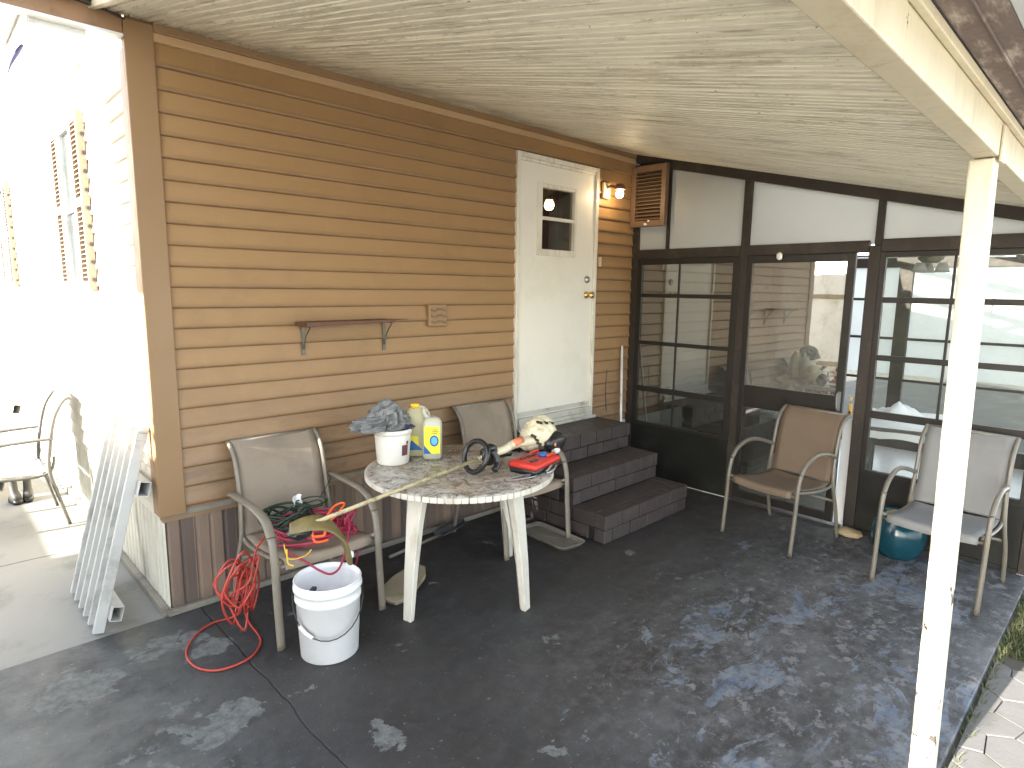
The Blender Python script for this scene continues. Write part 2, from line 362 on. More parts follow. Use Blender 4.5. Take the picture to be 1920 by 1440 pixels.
M['cord_m'] = pm('magenta_cord', (.30, .022, .055), .45, .15, 10)
M['cord_g'] = pm('dark_green_cord', (.012, .035, .022), .45, .3, 10)
M['cord_o'] = pm('bright_orange_cord', (.80, .12, .02), .45, .1, 10)
M['yellow'] = pm('yellow_strap', (.75, .50, .05), .5, .1, 10)
M['olive'] = pm('olive_guard', (.15, .115, .04), .5, .25, 9, dirt=(.24, .19, .07), dirt_amt=.6, dscale=10)
M['shaft'] = pm('worn_shaft', (.40, .34, .20), .35, .2, 20, dirt=(.10, .075, .03), dirt_amt=.9, dscale=40, bump=.3, bscale=120)
M['bag'] = pm('grey_bag', (.16, .165, .16), .38, .3, 5, dirt=(.26, .27, .265), dirt_amt=.5, dscale=9, bump=.25, bscale=14)
M['bag_blue'] = pm('navy_cloth', (.03, .03, .07), .6, .3, 10)
M['jug'] = pm('cloudy_jug', (.62, .60, .47), .35, .06, 5, Transmission_Weight=.25, Subsurface_Weight=.2)
M['jug_liquid'] = pm('amber_liquid_jug', (.50, .45, .26), .35, .08, 5)
M['label_y'] = pm('yellow_label', (.82, .72, .04), .35, .04, 5)
M['label_b'] = pm('blue_mark', (.01, .11, .36), .35, .1, 5)
M['label_b2'] = pm('pale_blue_mark', (.12, .42, .62), .35, .1, 30)
M['label_dark'] = pm('label_print', (.20, .15, .03), .4, .1, 5)
M['cap'] = pm('yellow_cap', (.85, .55, .03), .35, .05, 5)
M['sticker'] = pm('maroon_sticker', (.13, .05, .06), .5, .6, 60)
M['brick'] = pm('painted_brick', (.044, .034, .031), .65, .3, 9, dirt=(.085, .07, .066), dirt_amt=.5, dscale=7, bump=.5, bscale=45)
M['mortar'] = pm('painted_mortar', (.010, .008, .007), .8, .2, 9, bump=.3)
M['side'] = pm('cream_siding', (.66, .60, .50), .5, .05, 3, dirt=(.4, .33, .24), dirt_amt=.3, dscale=4)
M['vent'] = pm('dull_tan_vent', (.17, .105, .06), .5, .12, 8, dirt=(.12, .07, .04), dirt_amt=.5)
M['shelf'] = pm('shelf_board', (.11, .048, .025), .55, .3, 8, dirt=(.05, .025, .015), dirt_amt=.6, dsc=(.3, 3, 3))
M['bracket'] = pm('bracket', (.13, .12, .09), .45, .25, 20, metal=.5)
M['teal'] = pm('teal_glaze', (.005, .040, .058), .18, .25, 6, dirt=(.010, .085, .11), dirt_amt=.6, dscale=5)
M['stone'] = pm('tan_stone', (.36, .28, .16), .8, .2, 15, bump=.5, bscale=40)
M['tray'] = pm('dusty_tray', (.22, .20, .16), .6, .15, 8, dirt=(.10, .07, .05), dirt_amt=.7, dscale=6)
M['tan_board'] = pm('tan_board', (.28, .23, .15), .7, .2, 10, dirt=(.12, .09, .05), dirt_amt=.6, dscale=8, bump=.2)
M['shovel'] = pm('grey_blue_metal', (.11, .125, .14), .4, .25, 12, metal=.5)
M['path'] = pm('pale_pavers', (.112, .108, .10), .85, .12, 7, dirt=(.085, .078, .06), dirt_amt=.6, dscale=7, bump=.5, bscale=70)
M['bounce_road'] = pm('bounce_concrete', (.40, .39, .36), .9, .08, 2)
M['soil'] = pm('joint_soil', (.10, .09, .06), .95, .3, 20, bump=.6)
M['lawn'] = pm('lawn_ground', (.065, .06, .042), .95, .4, 3, dirt=(.13, .12, .10), dirt_amt=.6, dscale=2, bump=.5)
M['grass'] = pm('grass_blades', (.055, .07, .022), .7, .4, 3, dirt=(.13, .12, .06), dirt_amt=.8, dscale=5)
M['leaf'] = pm('leaves', (.05, .085, .03), .6, .5, 2)
M['porch_floor'] = pm('porch_tile', (.55, .53, .48), .35, .06, 4)
M['cloth'] = pm('white_cloth', (.80, .80, .78), .8, .03, 4)
M['sofa'] = pm('grey_sofa', (.10, .095, .085), .9, .2, 6)
M['inner_wall'] = pm('porch_wall', (.52, .47, .36), .6, .06, 3)
M['translucent'] = mat_translucent('frosted_pane', (.85, .86, .84), .8)
M['purple'] = pm('dark_purple', (.05, .03, .14), .6, .3, 6)
M['boot'] = pm('dark_boot', (.045, .042, .035), .6, .3, 14, dirt=(.15, .14, .12), dirt_amt=.6, dscale=12)
M['shutter'] = pm('tan_shutter', (.27, .205, .15), .5, .08, 5)
M['window_dark'] = pm('window_glass', (.05, .055, .05), .1, .2, 3)
M['bulb'] = mat_emit('lit_bulb', (1, .74, .42), 15.0)
M['bulb2'] = mat_emit('indoor_bulb', (1, .72, .38), 6.0)
M['lampbrown'] = pm('lamp_brown', (.16, .07, .045), .5, .2, 20)
M['lampcream'] = pm('lamp_cream', (.60, .47, .30), .5, .1, 20)
M['room'] = pm('indoor_wall', (.55, .38, .22), .7, .1, 3)
M['navy'] = pm('navy_strap', (.02, .02, .08), .5, .2, 6)
M['knobplastic'] = pm('white_hook', (.8, .78, .7), .4, .04, 6)
def mat_marble():
    t = NT('marbled_table_top')
    a = t.noise(9, 8, .75, dist=1.6); b = t.noise(22, 7, .7, off=(3, 1, 0), dist=1.0)
    c = t.mix(t.ramp(a, .42, .58), (.44, .42, .38), (.19, .155, .12)); c = t.mix(t.ramp(b, .53, .58), c, (.50, .48, .44)); c = t.mix(t.ramp(t.noise(13, 8, .78, off=(9, 4, 0), dist=1.5), .545, .58), c, (.055, .048, .043))
    c = t.mix(t.ramp(t.noise(5, 4, off=(2, 2, 2)), .45, .7, 0, .4), c, (.33, .22, .12))
    t.col(c); t.set(Roughness=.38); t.bump(a, .2, .002); return t.m
M['marble'] = mat_marble()

# ------------------------------------------------------------------ ground
GZ = -.035
bm = NB(); box(bm, (-60, -60, -.6), (60, 60, GZ)); structure('ground', bm, M['lawn'], 'sparse lawn ground around the patio')
bm = NB(); box(bm, (-3.2, -3.02, -.5), (3.93, -.001, 0)); structure('patio_floor', bm, M['floor'], 'dark painted concrete patio floor with peeling patches', bevel=.004)
bm = NB(); box(bm, (-7, .003, -.5), (.0, 16, -.004)); structure('driveway', bm, M['drive'], 'bare grey concrete slab beside the gable wall')
# pavers: irregular polygons (jittered hexagons) with open joints
random.seed(4)
bm = NB(); px0, px1, py0, py1 = -2.2, 3.02, -3.75, -3.05
def hexpt(i, j):   # shared lattice points so that neighbours meet
    random.seed(i * 7919 + j * 104729); return random.uniform(-.026, .026), random.uniform(-.026, .026)
s = .108
for a in range(-2, 36):
    for b in range(0, 20):
        cx = px0 + a * s * 1.5; cy = py1 + .03 - b * s * 1.732 - (s * .866 if a % 2 else 0)
        if cx > 2.78 + .10 * math.sin(b * 1.3) - .35*max(0,(-3.5-cy))*0 or cy < py0: continue
        pts = []
        for k in range(6):
            an = math.pi / 3 * k; qx = cx + s * math.cos(an); qy = cy + s * math.sin(an)
            j = hexpt(round(qx * 28), round(qy * 28)); pts.append(Vector((qx + j[0], qy + j[1], 0)))
        c = sum(pts, Vector()) / 6
        random.seed(a * 31 + b); dz = random.uniform(-.005, .005)
        pts = [c + (p - c) * .978 for p in pts]
        if max(p.y for p in pts) > -3.03:
            for p in pts: p.y = min(p.y, -3.035)
        top = [bm.verts.new((p.x, p.y, GZ + .014 + dz * .6)) for p in pts]; lowv = [bm.verts.new((p.x, p.y, GZ - .02)) for p in pts]
        bm.faces.new(top)
        for k in range(6): bm.faces.new([top[k], lowv[k], lowv[(k + 1) % 6], top[(k + 1) % 6]])
structure('path', bm, M['path'], 'pale irregular stone pavers with open joints beside the patio', bevel=.003)
bm = NB(); box(bm, (-40, -40, GZ - .3), (40, -3.78, GZ + .004)); structure('bounce_road', bm, M['bounce_road'], 'unseen pale concrete strip added to bounce light onto the ceiling')  # added pale slab, out of view, bounces light up under the roof
# grass
random.seed(8); bm = NB()
for i in range(34000):
    x = random.uniform(1.4, 5.2); y = -3.035 - random.random() ** 1.2 * .75
    if x < 2.85 and (y < -3.06 or random.random() > .5): continue
    if noise.noise(Vector((x * 3, y * 3, 0))) < -.15 and random.random() < .75: continue
    h = random.uniform(.012, .05); an = random.uniform(0, 6.3); w = .004; dx, dy = math.cos(an), math.sin(an)
    lx, ly = random.uniform(-.03, .03), random.uniform(-.03, .03); z0 = GZ
    v = [bm.verts.new((x - dx * w, y - dy * w, z0)), bm.verts.new((x + dx * w, y + dy * w, z0)), bm.verts.new((x + lx, y + ly, z0 + h))]
    bm.faces.new(v)
g = obj('grass', bm, M['grass'], rec=False); tag(g, 'patchy short grass growing beside the patio edge', 'grass', kind='stuff')

# ------------------------------------------------------------------ mobile home
home = thing('mobile_home', 'tan clapboard mobile home with white entry door', 'house', (0, 0, 0))
LAP, Z0 = .1016, 2.798
XE = 8.2
def clap(bm, z_top_list, p0, p1, nrm, cut=None):
    """lap siding: each course an extruded profile from p0 to p1 (xy), outward nrm; cut = (s0,s1,zlo,zhi) opening along the run"""
    p0 = Vector(p0); p1 = Vector(p1); L = (p1 - p0).length; d = (p1 - p0) / L; n = Vector(nrm)
    for zt in z_top_list:
        zb = zt - LAP
        prof = [(0.0015, zt), (.0060, zt - .03), (.0120, zb + .030), (.0165, zb + .018), (.0165, zb + .009), (.0120, zb + .002), (.0015, zb)]
        runs = [(0, L)]
        if cut and zb < cut[3] - .001 and zt > cut[2] + .001: runs = [(0, cut[0]), (cut[1], L)]
        for s0, s1 in runs:
            ns = max(1, int((s1 - s0) / .5)); cols = []
            for k in range(ns + 1):
                s_ = s0 + (s1 - s0) * k / ns; w = .0016 * noise.noise(Vector((s_ * 1.1, zt * 3.3, 0)))
                zz = .0016 * noise.noise(Vector((s_ * .9, zt * 7.3, 5)))
                cols.append([bm.verts.new(((p0 + d * s_).x + n.x * (o + w), (p0 + d * s_).y + n.y * (o + w), z + zz)) for o, z in prof])
            for A, B in zip(cols, cols[1:]):
                for q in range(len(prof) - 1):
                    f = bm.faces.new([A[q], A[q + 1], B[q + 1], B[q]]); f.smooth = q in (1, 2, 3, 4)
bm = NB(); tops = [Z0 - i * LAP for i in range(22)]
clap(bm, tops, (.09, 0), (XE, 0), (0, -1), cut=(2.451 - .09, 3.405 - .09, .60, 2.69))
# backing behind the boards with the door opening left out
box(bm, (.0, .0, .5), (2.451, .05, 2.9)); box(bm, (3.405, .0, .5), (XE, .05, 2.9)); box(bm, (2.451, .0, 2.69), (3.405, .05, 2.9)); box(bm, (2.451, 0, .5), (3.405, .05, .60))
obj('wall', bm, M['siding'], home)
bm = NB(); clap(bm, [2.9 + LAP * 3 - i * LAP for i in range(26)], (0, 9), (0, .0), (-1, 0)); box(bm, (.002, .052, .5), (.06, 9, 3.2))
obj('side_wall', bm, M['side'], home)
bm = NB(); box(bm, (-.018, -.026, .535), (.105, -.001, 2.87)); box(bm, (-.018, -.0009, .535), (-.002, .085, 2.87)); obj('corner_trim', bm, M['trim'], home, bevel=.004)
bm = NB(); hexa(bm, [(.105, -.030, 2.800), (3.925, -.030, 2.800), (3.925, -.001, 2.800), (.105, -.001, 2.800), (.105, -.016, 2.842), (3.925, -.016, 2.842), (3.925, -.001, 2.842), (.105, -.001, 2.842)])
obj('channel_trim', bm, M['pale_trim'], home, bevel=.002)
bm = NB(); box(bm, (.105, -.026, 2.8425), (3.925, -.001, 2.885)); obj('top_trim', bm, M['trim'], home, bevel=.003)
# skirting: vertical ribbed panels
bm = NB(); x = .02
pts = []
while x < 2.39:
    w = 1 / 14
    pts += [(x, .018), (x + w * .12, .010), (x + w * .8, .010), (x + w * .88, .020)]; x += w
a = [bm.verts.new((q[0], q[1], .55)) for q in pts]; b = [bm.verts.new((q[0], q[1], .0)) for q in pts]
for k in range(len(pts) - 1): bm.faces.new([a[k], a[k + 1], b[k + 1], b[k]])
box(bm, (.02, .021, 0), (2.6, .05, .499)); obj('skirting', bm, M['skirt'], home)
bm = NB(); y = .02; pts = []
while y < 9:
    w = .075; pts += [(y, .012), (y + w * .15, .004), (y + w * .75, .004), (y + w * .9, .014)]; y += w
a = [bm.verts.new((q[1], q[0], .55)) for q in pts]; b = [bm.verts.new((q[1], q[0], .0)) for q in pts]
for k in range(len(pts) - 1): bm.faces.new([a[k], a[k + 1], b[k + 1], b[k]])
obj('side_skirting', bm, M['side_skirt'], home)
bm = NB(); box(bm, (-.01, -.022, 0), (2.39, .008, .032)); box(bm, (-.03, .009, -.003), (.003, 9, .04)); box(bm, (-.012, -.004, .52), (2.39, .009, .5495)); 
obj('base_trim', bm, M['tray'], home, bevel=.004)
# indoor space behind the door window
bm = NB(); box(bm, (2.0, 1.4, .6), (6.0, 1.45, 2.9)); box(bm, (2.0, .06, .6), (2.05, 1.4, 2.9)); box(bm, (5.95, .06, .6), (6.0, 1.4, 2.9)); box(bm, (2, .06, 2.86), (6.0, 1.45, 2.9)); box(bm, (2, .06, .55), (6.0, 1.45, .6))
obj('indoor_room', bm, M['room'], home)
bm = NB(); box(bm, (3.92, 1.1, .6), (4.16, 1.39, 2.85)); box(bm, (4.55, 1.25, 2.25), (4.85, 1.39, 2.8)); obj('indoor_cabinet', bm, M['shelf'], home)
# door with its frame
df = NB()
box(df, (2.451, -.030, .60), (2.487, .02, 2.69)); box(df, (3.368, -.030, .60), (3.405, .02, 2.69)); box(df, (2.487, -.030, 2.655), (3.368, .02, 2.69)); box(df, (2.487, -.016, 2.632), (3.368, .02, 2.6548))
obj('door_frame', df, M['doorframe'], home, bevel=.004)
dr = NB(); X0, X1, ZA, ZB = 2.489, 3.366, .70, 2.63; wx0, wx1, wz0, wz1 = 2.728, 3.106, 2.005, 2.465
box(dr, (X0, -.012, ZA), (wx0, .03, ZB)); box(dr, (wx1, -.012, ZA), (X1, .03, ZB)); box(dr, (wx0, -.012, ZA), (wx1, .03, wz0)); box(dr, (wx0, -.012, wz1), (wx1, .03, ZB))
door = obj('door', dr, M['door'], home)
wf = NB(); g = .05
box(wf, (wx0 - g, -.024, wz0 - g), (wx0, -.0125, wz1 + .03)); box(wf, (wx1, -.024, wz0 - g), (wx1 + .03, -.0125, wz1 + .03)); box(wf, (wx0, -.024, wz0 - g), (wx1, -.0125, wz0)); box(wf, (wx0, -.024, wz1), (wx1, -.0125, wz1 + .03))
box(wf, (wx0, -.020, 2.225), (wx1, .0, 2.252)); obj('window_frame', wf, M['doorframe'], door, bevel=.004)
bm = NB(); box(bm, (wx0, .006, wz0), (wx1, .009, wz1)); obj('window_pane', bm, mat_glass('door_glass', (.75, .7, .6), .02, .04), door)
bm = NB(); lathe(bm, [(0, 0), (.030, 0), (.030, .006), (.020, .012), (.012, .02), (.012, .035), (.026, .045), (.030, .058), (.024, .072), (0, .076)], n=24, M=Matrix.Translation((3.292, -.013, 1.655)) @ Matrix.Rotation(R(90), 4, 'X')); obj('door_knob', bm, M['brass'], door)
bm = NB(); lathe(bm, [(0, 0), (.030, 0), (.030, .010), (.022, .018), (0, .020)], n=24, M=Matrix.Translation((3.292, -.013, 1.784)) @ Matrix.Rotation(R(90), 4, 'X')); obj('deadbolt', bm, M['steel'], door)
bm = NB(); box(bm, (2.49, -.045, .655), (3.366, .02, .698)); box(bm, (2.49, -.060, .625), (3.366, .02, .6548)); box(bm, (2.46, -.075, .601), (3.40, .02, .6248)); box(bm, (2.50, -.022, .71), (3.355, -.0125, .745))
obj('threshold', bm, M['sill'], home, bevel=.004)
bm = NB(); box(bm, (3.432, -.028, 1.895), (3.468, -.012, 1.975)); obj('doorbell', bm, M['lampcream'], home, bevel=.004)
# crinkled outlet cover
bm = NB(); box(bm, (1.640, -.040, 1.440), (1.792, -.010, 1.590)); o = obj('outlet_cover', bm, M['trim'], home, bevel=.008)
bm = NB()
for z in (1.555, 1.515, 1.475): tube(bm, spline([(1.66, -.043, z), (1.69, -.046, z - .008), (1.73, -.044, z + .004), (1.77, -.046, z - .006)], 5), .006, 6)
obj('cover_ridges', bm, M['trim'], o)
# gable windows and shutters
for wy in (1.40, 4.90):
    wn_ = NB()
    y0, y1 = wy - .20, wy + .20; z0, z1 = 1.66, 2.66
    box(wn_, (-.045, y0, z0), (-.014, y0 + .05, z1)); box(wn_, (-.045, y1 - .05, z0), (-.014, y1, z1)); box(wn_, (-.045, y0 + .05, z1 - .05), (-.014, y1 - .05, z1)); box(wn_, (-.045, y0 + .05, z0), (-.014, y1 - .05, z0 + .05)); box(wn_, (-.04, y0 + .05, 2.13), (-.014, y1 - .05, 2.17))
    w = obj('window', wn_, M['white'], home, bevel=.003)
    bm = NB(); box(bm, (-.024, y0 + .05, z0 + .05), (-.016, y1 - .05, z1 - .05)); obj('pane', bm, M['window_dark'], w)
    for sy in (y0 - .235, y1 + .015):
        bm = NB(); sx0, sx1 = -.05, -.014
        box(bm, (sx0, sy, z0), (sx1, sy + .035, z1)); box(bm, (sx0, sy + .185, z0), (sx1, sy + .22, z1))
        for zz in (z0, 2.14, z1 - .05): box(bm, (sx0, sy + .035, zz), (sx1, sy + .185, zz + .05))
        zz = z0 + .07
        while zz < z1 - .06:
            if not 2.12 < zz < 2.2:
                hexa(bm, [(sx0 + .004, sy + .035, zz), (sx1, sy + .035, zz + .012), (sx1, sy + .185, zz + .012), (sx0 + .004, sy + .185, zz), (sx0 + .004, sy + .035, zz + .004), (sx1, sy + .035, zz + .016), (sx1, sy + .185, zz + .016), (sx0 + .004, sy + .185, zz + .004)])
            zz += .027
        sh = obj('shutter', bm, M['shutter'], home)
        for k in range(9):
            bm = NB(); box(bm, (-.030, sy - .012, z0 + .05 + k * LAP), (-.014, sy - .0005, z0 + .068 + k * LAP)); obj('shutter_clip', bm, M['black'], sh)

# ------------------------------------------------------------------ patio roof
roof = thing('patio_roof', 'ribbed cream aluminium patio roof sloping down from the house wall', 'roof', (0, 0, 0))
SL = .240; RZ = 2.884
def rz_(y, x=3.93): return RZ - (.2175 + .0072 * max(x, 0)) * abs(y)
bm = NB(); x = -.12; prof = []
k = 0
while x < 3.93:
    prof += [(x, 0), (x + .029, 0), (x + .0325, .010), (x + .0395, .010), (x + .043, 0)]
    x += .046; k += 1
    if k % 7 == 0: prof += [(x, 0), (x + .004, .026), (x + .016, .026), (x + .020, 0)]; x += .022
prof = [q for q in prof if q[0] <= 3.93]
ys = [-.026, -.6, -1.2, -1.8, -2.4, -2.983]
rows = []
for y in ys: rows.append([bm.verts.new((px, y, rz_(y, px) + dz + .005 * noise.noise(Vector((px * .8, y, 2))))) for px, dz in prof])
for A, B in zip(rows, rows[1:]):
    for i in range(len(prof) - 1): bm.faces.new([A[i], A[i + 1], B[i + 1], B[i]])
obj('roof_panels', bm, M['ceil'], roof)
bm = NB(); E3 = rz_(3.09, 0)
hexa(bm, [(-.13, 0.3, rz_(0) + .08), (-.13, -3.09, E3 + .045), (3.93, -3.09, E3 + .045), (3.93, .3, rz_(0) + .08), (-.13, .3, rz_(0) + .12), (-.13, -3.09, E3 + .085), (3.93, -3.09, E3 + .085), (3.93, .3, rz_(0) + .12)])
obj('roof_top', bm, M['gutter'], roof)
bm = NB(); hexa(bm, [(-.145, -3.09, rz_(3.09, 0) - .012), (-.1205, -3.09, rz_(3.09, 0) - .012), (-.1205, -.03, rz_(.03) - .012), (-.145, -.03, rz_(.03) - .012), (-.145, -3.09, rz_(3.09, 0) + .08), (-.1205, -3.09, rz_(3.09, 0) + .08), (-.1205, -.03, rz_(.03) + .12), (-.145, -.03, rz_(.03) + .12)])
obj('edge_trim', bm, M['beam'], roof)
# beam, flashing and rotten overhang
def zbm(x): return 2.148 - .0215 * x          # underside of the beam, falling gently to the porch
def xbar(bm, x0, x1, y0, y1, d0, d1, e0=None, e1=None):
    e0 = d0 if e0 is None else e0; e1 = d1 if e1 is None else e1
    hexa(bm, [(x0, y0, zbm(x0) + d0), (x1, y0, zbm(x1) + d0), (x1, y1, zbm(x1) + e0), (x0, y1, zbm(x0) + e0), (x0, y0, zbm(x0) + d1), (x1, y0, zbm(x1) + d1), (x1, y1, zbm(x1) + e1), (x0, y1, zbm(x0) + e1)])
bm = NB(); xbar(bm, -.13, .58, -2.985, -2.920, 0, .105); xbar(bm, .583, 5.4, -2.984, -2.921, .001, .105); obj('beam', bm, M['beam'], roof, bevel=.004)
bm = NB(); xbar(bm, -.14, 5.4, -3.003, -2.9855, .098, .122); obj('flashing', bm, M['beam'], roof, bevel=.003)
bm = NB(); xbar(bm, -.14, 5.4, -3.108, -3.0035, .124, .140); xbar(bm, -.14, 5.4, -3.062, -3.056, .119, .1238); obj('overhang_board', bm, M['overhang'], roof, bevel=.003)
bm = NB(); xbar(bm, -.16, 5.4, -3.20, -3.1085, .122, .130); xbar(bm, -.16, 5.4, -3.206, -3.2005, .122, .21); obj('gutter', bm, M['gutter'], roof, bevel=.003)
# fascia continuing left of the corner, debris and the short carport soffit
bm = NB(); box(bm, (-3.0, -.03, 2.797), (-.02, .004, 2.915)); obj('fascia_board', bm, M['fascia'], roof, bevel=.004)
bm = NB(); box(bm, (-3.0, -.034, 2.785), (-.02, .02, 2.7968)); obj('fascia_edge', bm, M['white'], roof)
bm = NB()
random.seed(3)
for k in range(46):
    t = random.random() ** .8; x = -.02 - t * .42; y = -.05 - random.random() * .06
    blob(bm, (x, y, 2.885 + .02 * random.random() - .01 * t), (.02 + .045 * random.random(), .02, .008 + .012 * random.random()), 2, .4, 3, k)
tube(bm, [(-.02, -.075, 2.845), (-.14, -.09, 2.865), (-.28, -.1, 2.888)], .005, 5); tube(bm, [(-.03, -.055, 2.862), (-.3, -.07, 2.88)], .004, 5)
obj('rotten_edge', bm, M['rot'], roof)

carport = thing('carport_roof', 'short cream carport eave beyond the brown fascia board', 'roof', (0, 0, 0))
bm = NB(); box(bm, (-3.0, .021, 2.80), (-.36, .55, 2.815))
for k in range(14): box(bm, (-.36 - k * .19, .03, 2.786), (-.375 - k * .19, .55, 2.7998))
box(bm, (-.35, .021, 2.765), (-.15, .10, 2.80)); obj('soffit', bm, M['white'], carport)
bm = NB(); tube(bm, spline([(-.252, 1.0, 2.95), (-.275, 1.0, 2.91), (-.31, 1.0, 2.84), (-.338, 1.0, 2.75)], 6), [.002 + .009 * math.sin(math.pi * min(1, i / 18 + .15)) for i in range(19)], 8)
st = obj('hanging_strap', bm, M['navy']); tag(st, 'dark navy curved strap hanging above the sunlit gable wall', 'strap')
bm = NB(); box(bm, (-.42, .94, 2.955), (-.15, 1.06, 2.975)); box(bm, (-.42, .552, 2.80), (-.36, .94, 2.82)); obj('strap_bracket', bm, M['white'], carport)

# ------------------------------------------------------------------ post
bm = NB()
px_, w = 1.60, .072
def pyy(z): return -3.016 + .040 * z / 2.12
hexa(bm, [(px_, pyy(GZ), GZ), (px_ + w, pyy(GZ), GZ), (px_ + w, pyy(GZ) + w, GZ), (px_, pyy(GZ) + w, GZ), (px_, pyy(2.112), 2.112), (px_ + w, pyy(2.112), 2.110), (px_ + w, pyy(2.112) + w - .004, 2.110), (px_, pyy(2.112) + w - .004, 2.112)])
post = obj('support_post', bm, M['post'], bevel=.006)
tag(post, 'cream wooden roof post with chipped paint at the patio edge', 'post')
bm = NB(); box(bm, (px_ + .004, -2.9905, 2.10), (px_ + w - .004, -2.9855, 2.205)); obj('fixing_plate', bm, M['beam'], post)

# ------------------------------------------------------------------ screened porch
porch = thing('screened_porch', 'dark framed glazed porch wall with white upper panels at patio end', 'porch', (3.93, 0, 0))
PX = 3.93
def pobj(name, bm, mat, parent=porch, **k):
    o = obj(name, bm, mat, **k); o.parent = parent
    if parent is porch: o.location = (-PX, 0, 0)
    return o
xa, xb = PX, PX + .05
bm = NB()
box(bm, (xa, -.075, 0), (xb, -.006, 2.79)); box(bm, (xa, -1.10, 0), (xb, -1.035, 2.60)); box(bm, (xa, -2.03, 0), (xb, -1.955, 2.02)); box(bm, (xa, -2.03, 2.02), (xb, -1.985, 2.37)); box(bm, (xa, -3.02, 0), (xb, -2.96, 2.13))
obj_frame = pobj('posts', bm, M['frame2'], bevel=.004)
bm = NB(); box(bm, (xa - .006, -1.034, 1.975), (xb - .001, -.076, 2.055)); box(bm, (xa - .006, -1.954, 1.975), (xb - .001, -1.101, 2.055)); box(bm, (xa - .006, -2.959, 1.975), (xb - .001, -2.031, 2.06))
pobj('header', bm, M['frame2'], bevel=.004)
bm = NB()
def slope_rail(y0, y1, dz0, dz1, x0, x1):
    hexa(bm, [(x0, y0, rz_(y0) + dz0), (x1, y0, rz_(y0) + dz0), (x1, y1, rz_(y1) + dz0), (x0, y1, rz_(y1) + dz0), (x0, y0, rz_(y0) + dz1), (x1, y0, rz_(y0) + dz1), (x1, y1, rz_(y1) + dz1), (x0, y1, rz_(y1) + dz1)])
slope_rail(-.02, -3.06, -.075, .004, xa - .012, xb + .004); pobj('top_rail', bm, M['frame2'], bevel=.003)
bm = NB(); box(bm, (xa + .002, -.378, 2.056), (xb - .005, -.352, 2.72)); pobj('panel_divider', bm, M['frame2'])
for ya, yb in ((-.351, -.076), (-1.034, -.379), (-1.984, -1.101), (-2.959, -2.031)):
    bm = NB(); x0, x1 = xa + .020, xa + .026; zt0, zt1 = rz_(yb) - .03, rz_(ya) - .03
    hexa(bm, [(x0, ya, 2.03), (x1, ya, 2.03), (x1, yb, 2.03), (x0, yb, 2.03), (x0, ya, zt1), (x1, ya, zt1), (x1, yb, zt0), (x0, yb, zt0)])
    pobj('upper_panel', bm, M['upper'])
bm = NB(); box(bm, (xa + .006, -1.034, 0), (xb - .006, -.076, .455)); box(bm, (xa - .004, -1.034, .455), (xb - .003, -.076, .488)); pobj('kick_panel', bm, M['kick'], bevel=.003)
bm = NB(); box(bm, (xa + .006, -2.959, 0), (xb - .006, -2.031, .415)); box(bm, (xa - .004, -2.959, .415), (xb - .003, -2.031, .445)); box(bm, (xa - .012, -2.959, .0), (xa + .0055, -2.031, .03)); pobj('kick_panel', bm, M['kick'], bevel=.003)
def window(y0, y1, z0, z1, bars, mull, fr, gm, glow):
    f = NB()
    ya, yb = min(y0, y1), max(y0, y1)
    box(f, (xa - .004, ya, z0), (xb - .014, ya + fr, z1)); box(f, (xa - .004, yb - fr, z0), (xb - .014, yb, z1)); box(f, (xa - .003, ya + fr, z1 - fr), (xb - .014, yb - fr, z1)); box(f, (xa - .003, ya + fr, z0), (xb - .014, yb - fr, z0 + .02))
    for z, t in bars: box(f, (xa - .001, ya + fr, z - t), (xa + .022, yb - fr, z + t))
    box(f, (xa + .002, mull - .008, z0 + .02), (xa + .020, mull + .008, z1 - fr))
    w = pobj('window', f, M['sash'], bevel=.003)
    bm = NB(); box(bm, (xa + .010, ya + fr, z0 + .02), (xa + .013, yb - fr, z1 - fr)); pobj('pane', bm, gm, parent=w)
window(-.076, -1.034, .488, 1.974, ((1.655, .017), (1.235, .017), (.815, .024)), -.50, .05, M['glass_dark'], 0)
window(-2.031, -2.959, .445, 1.974, ((1.655, .019), (1.262, .019), (.865, .026)), -2.455, .035, M['glass'], 0)
# screen door, a hand's breadth short of the right-hand jamb
d = NB(); ya, yb = -1.885, -1.104
box(d, (xa - .010, ya, .03), (xa + .024, ya + .055, 1.974)); box(d, (xa - .010, yb - .042, .03), (xa + .024, yb, 1.974)); box(d, (xa - .009, ya + .055, 1.918), (xa + .024, yb - .042, 1.974)); box(d, (xa - .009, ya + .055, .79), (xa + .024, yb - .042, .965)); box(d, (xa - .009, ya + .055, .03), (xa + .024, yb - .042, .09))
sdoor = pobj('screen_door', d, M['sash'], bevel=.004)
_dh = R(.8); _hy = -1.104      # the door stands a little ajar, hinged on its left edge
sdoor.rotation_euler = (0, 0, -_dh)
_v = Matrix.Rotation(-_dh, 3, 'Z') @ Vector((PX, _hy, 0)); sdoor.location = (PX - _v.x - PX, _hy - _v.y, 0)
bm = NB(); box(bm, (xa + .004, ya + .055, .965), (xa + .008, yb - .042, 1.918)); pobj('pane', bm, M['acrylic'], parent=sdoor)
bm = NB(); box(bm, (xa + .004, ya + .055, .09), (xa + .008, yb - .042, .79)); pobj('pane', bm, M['glass_dark'], parent=sdoor)
bm = NB(); tube(bm, spline([(xa - .012, -1.855, .99), (xa - .05, -1.857, .98), (xa - .055, -1.860, .93), (xa - .045, -1.862, .88), (xa - .012, -1.862, .87)], 5), .006, 8); box(bm, (xa - .016, -1.872, .86), (xa - .0105, -1.85, 1.0)); pobj('handle', bm, M['sling3'], parent=sdoor)
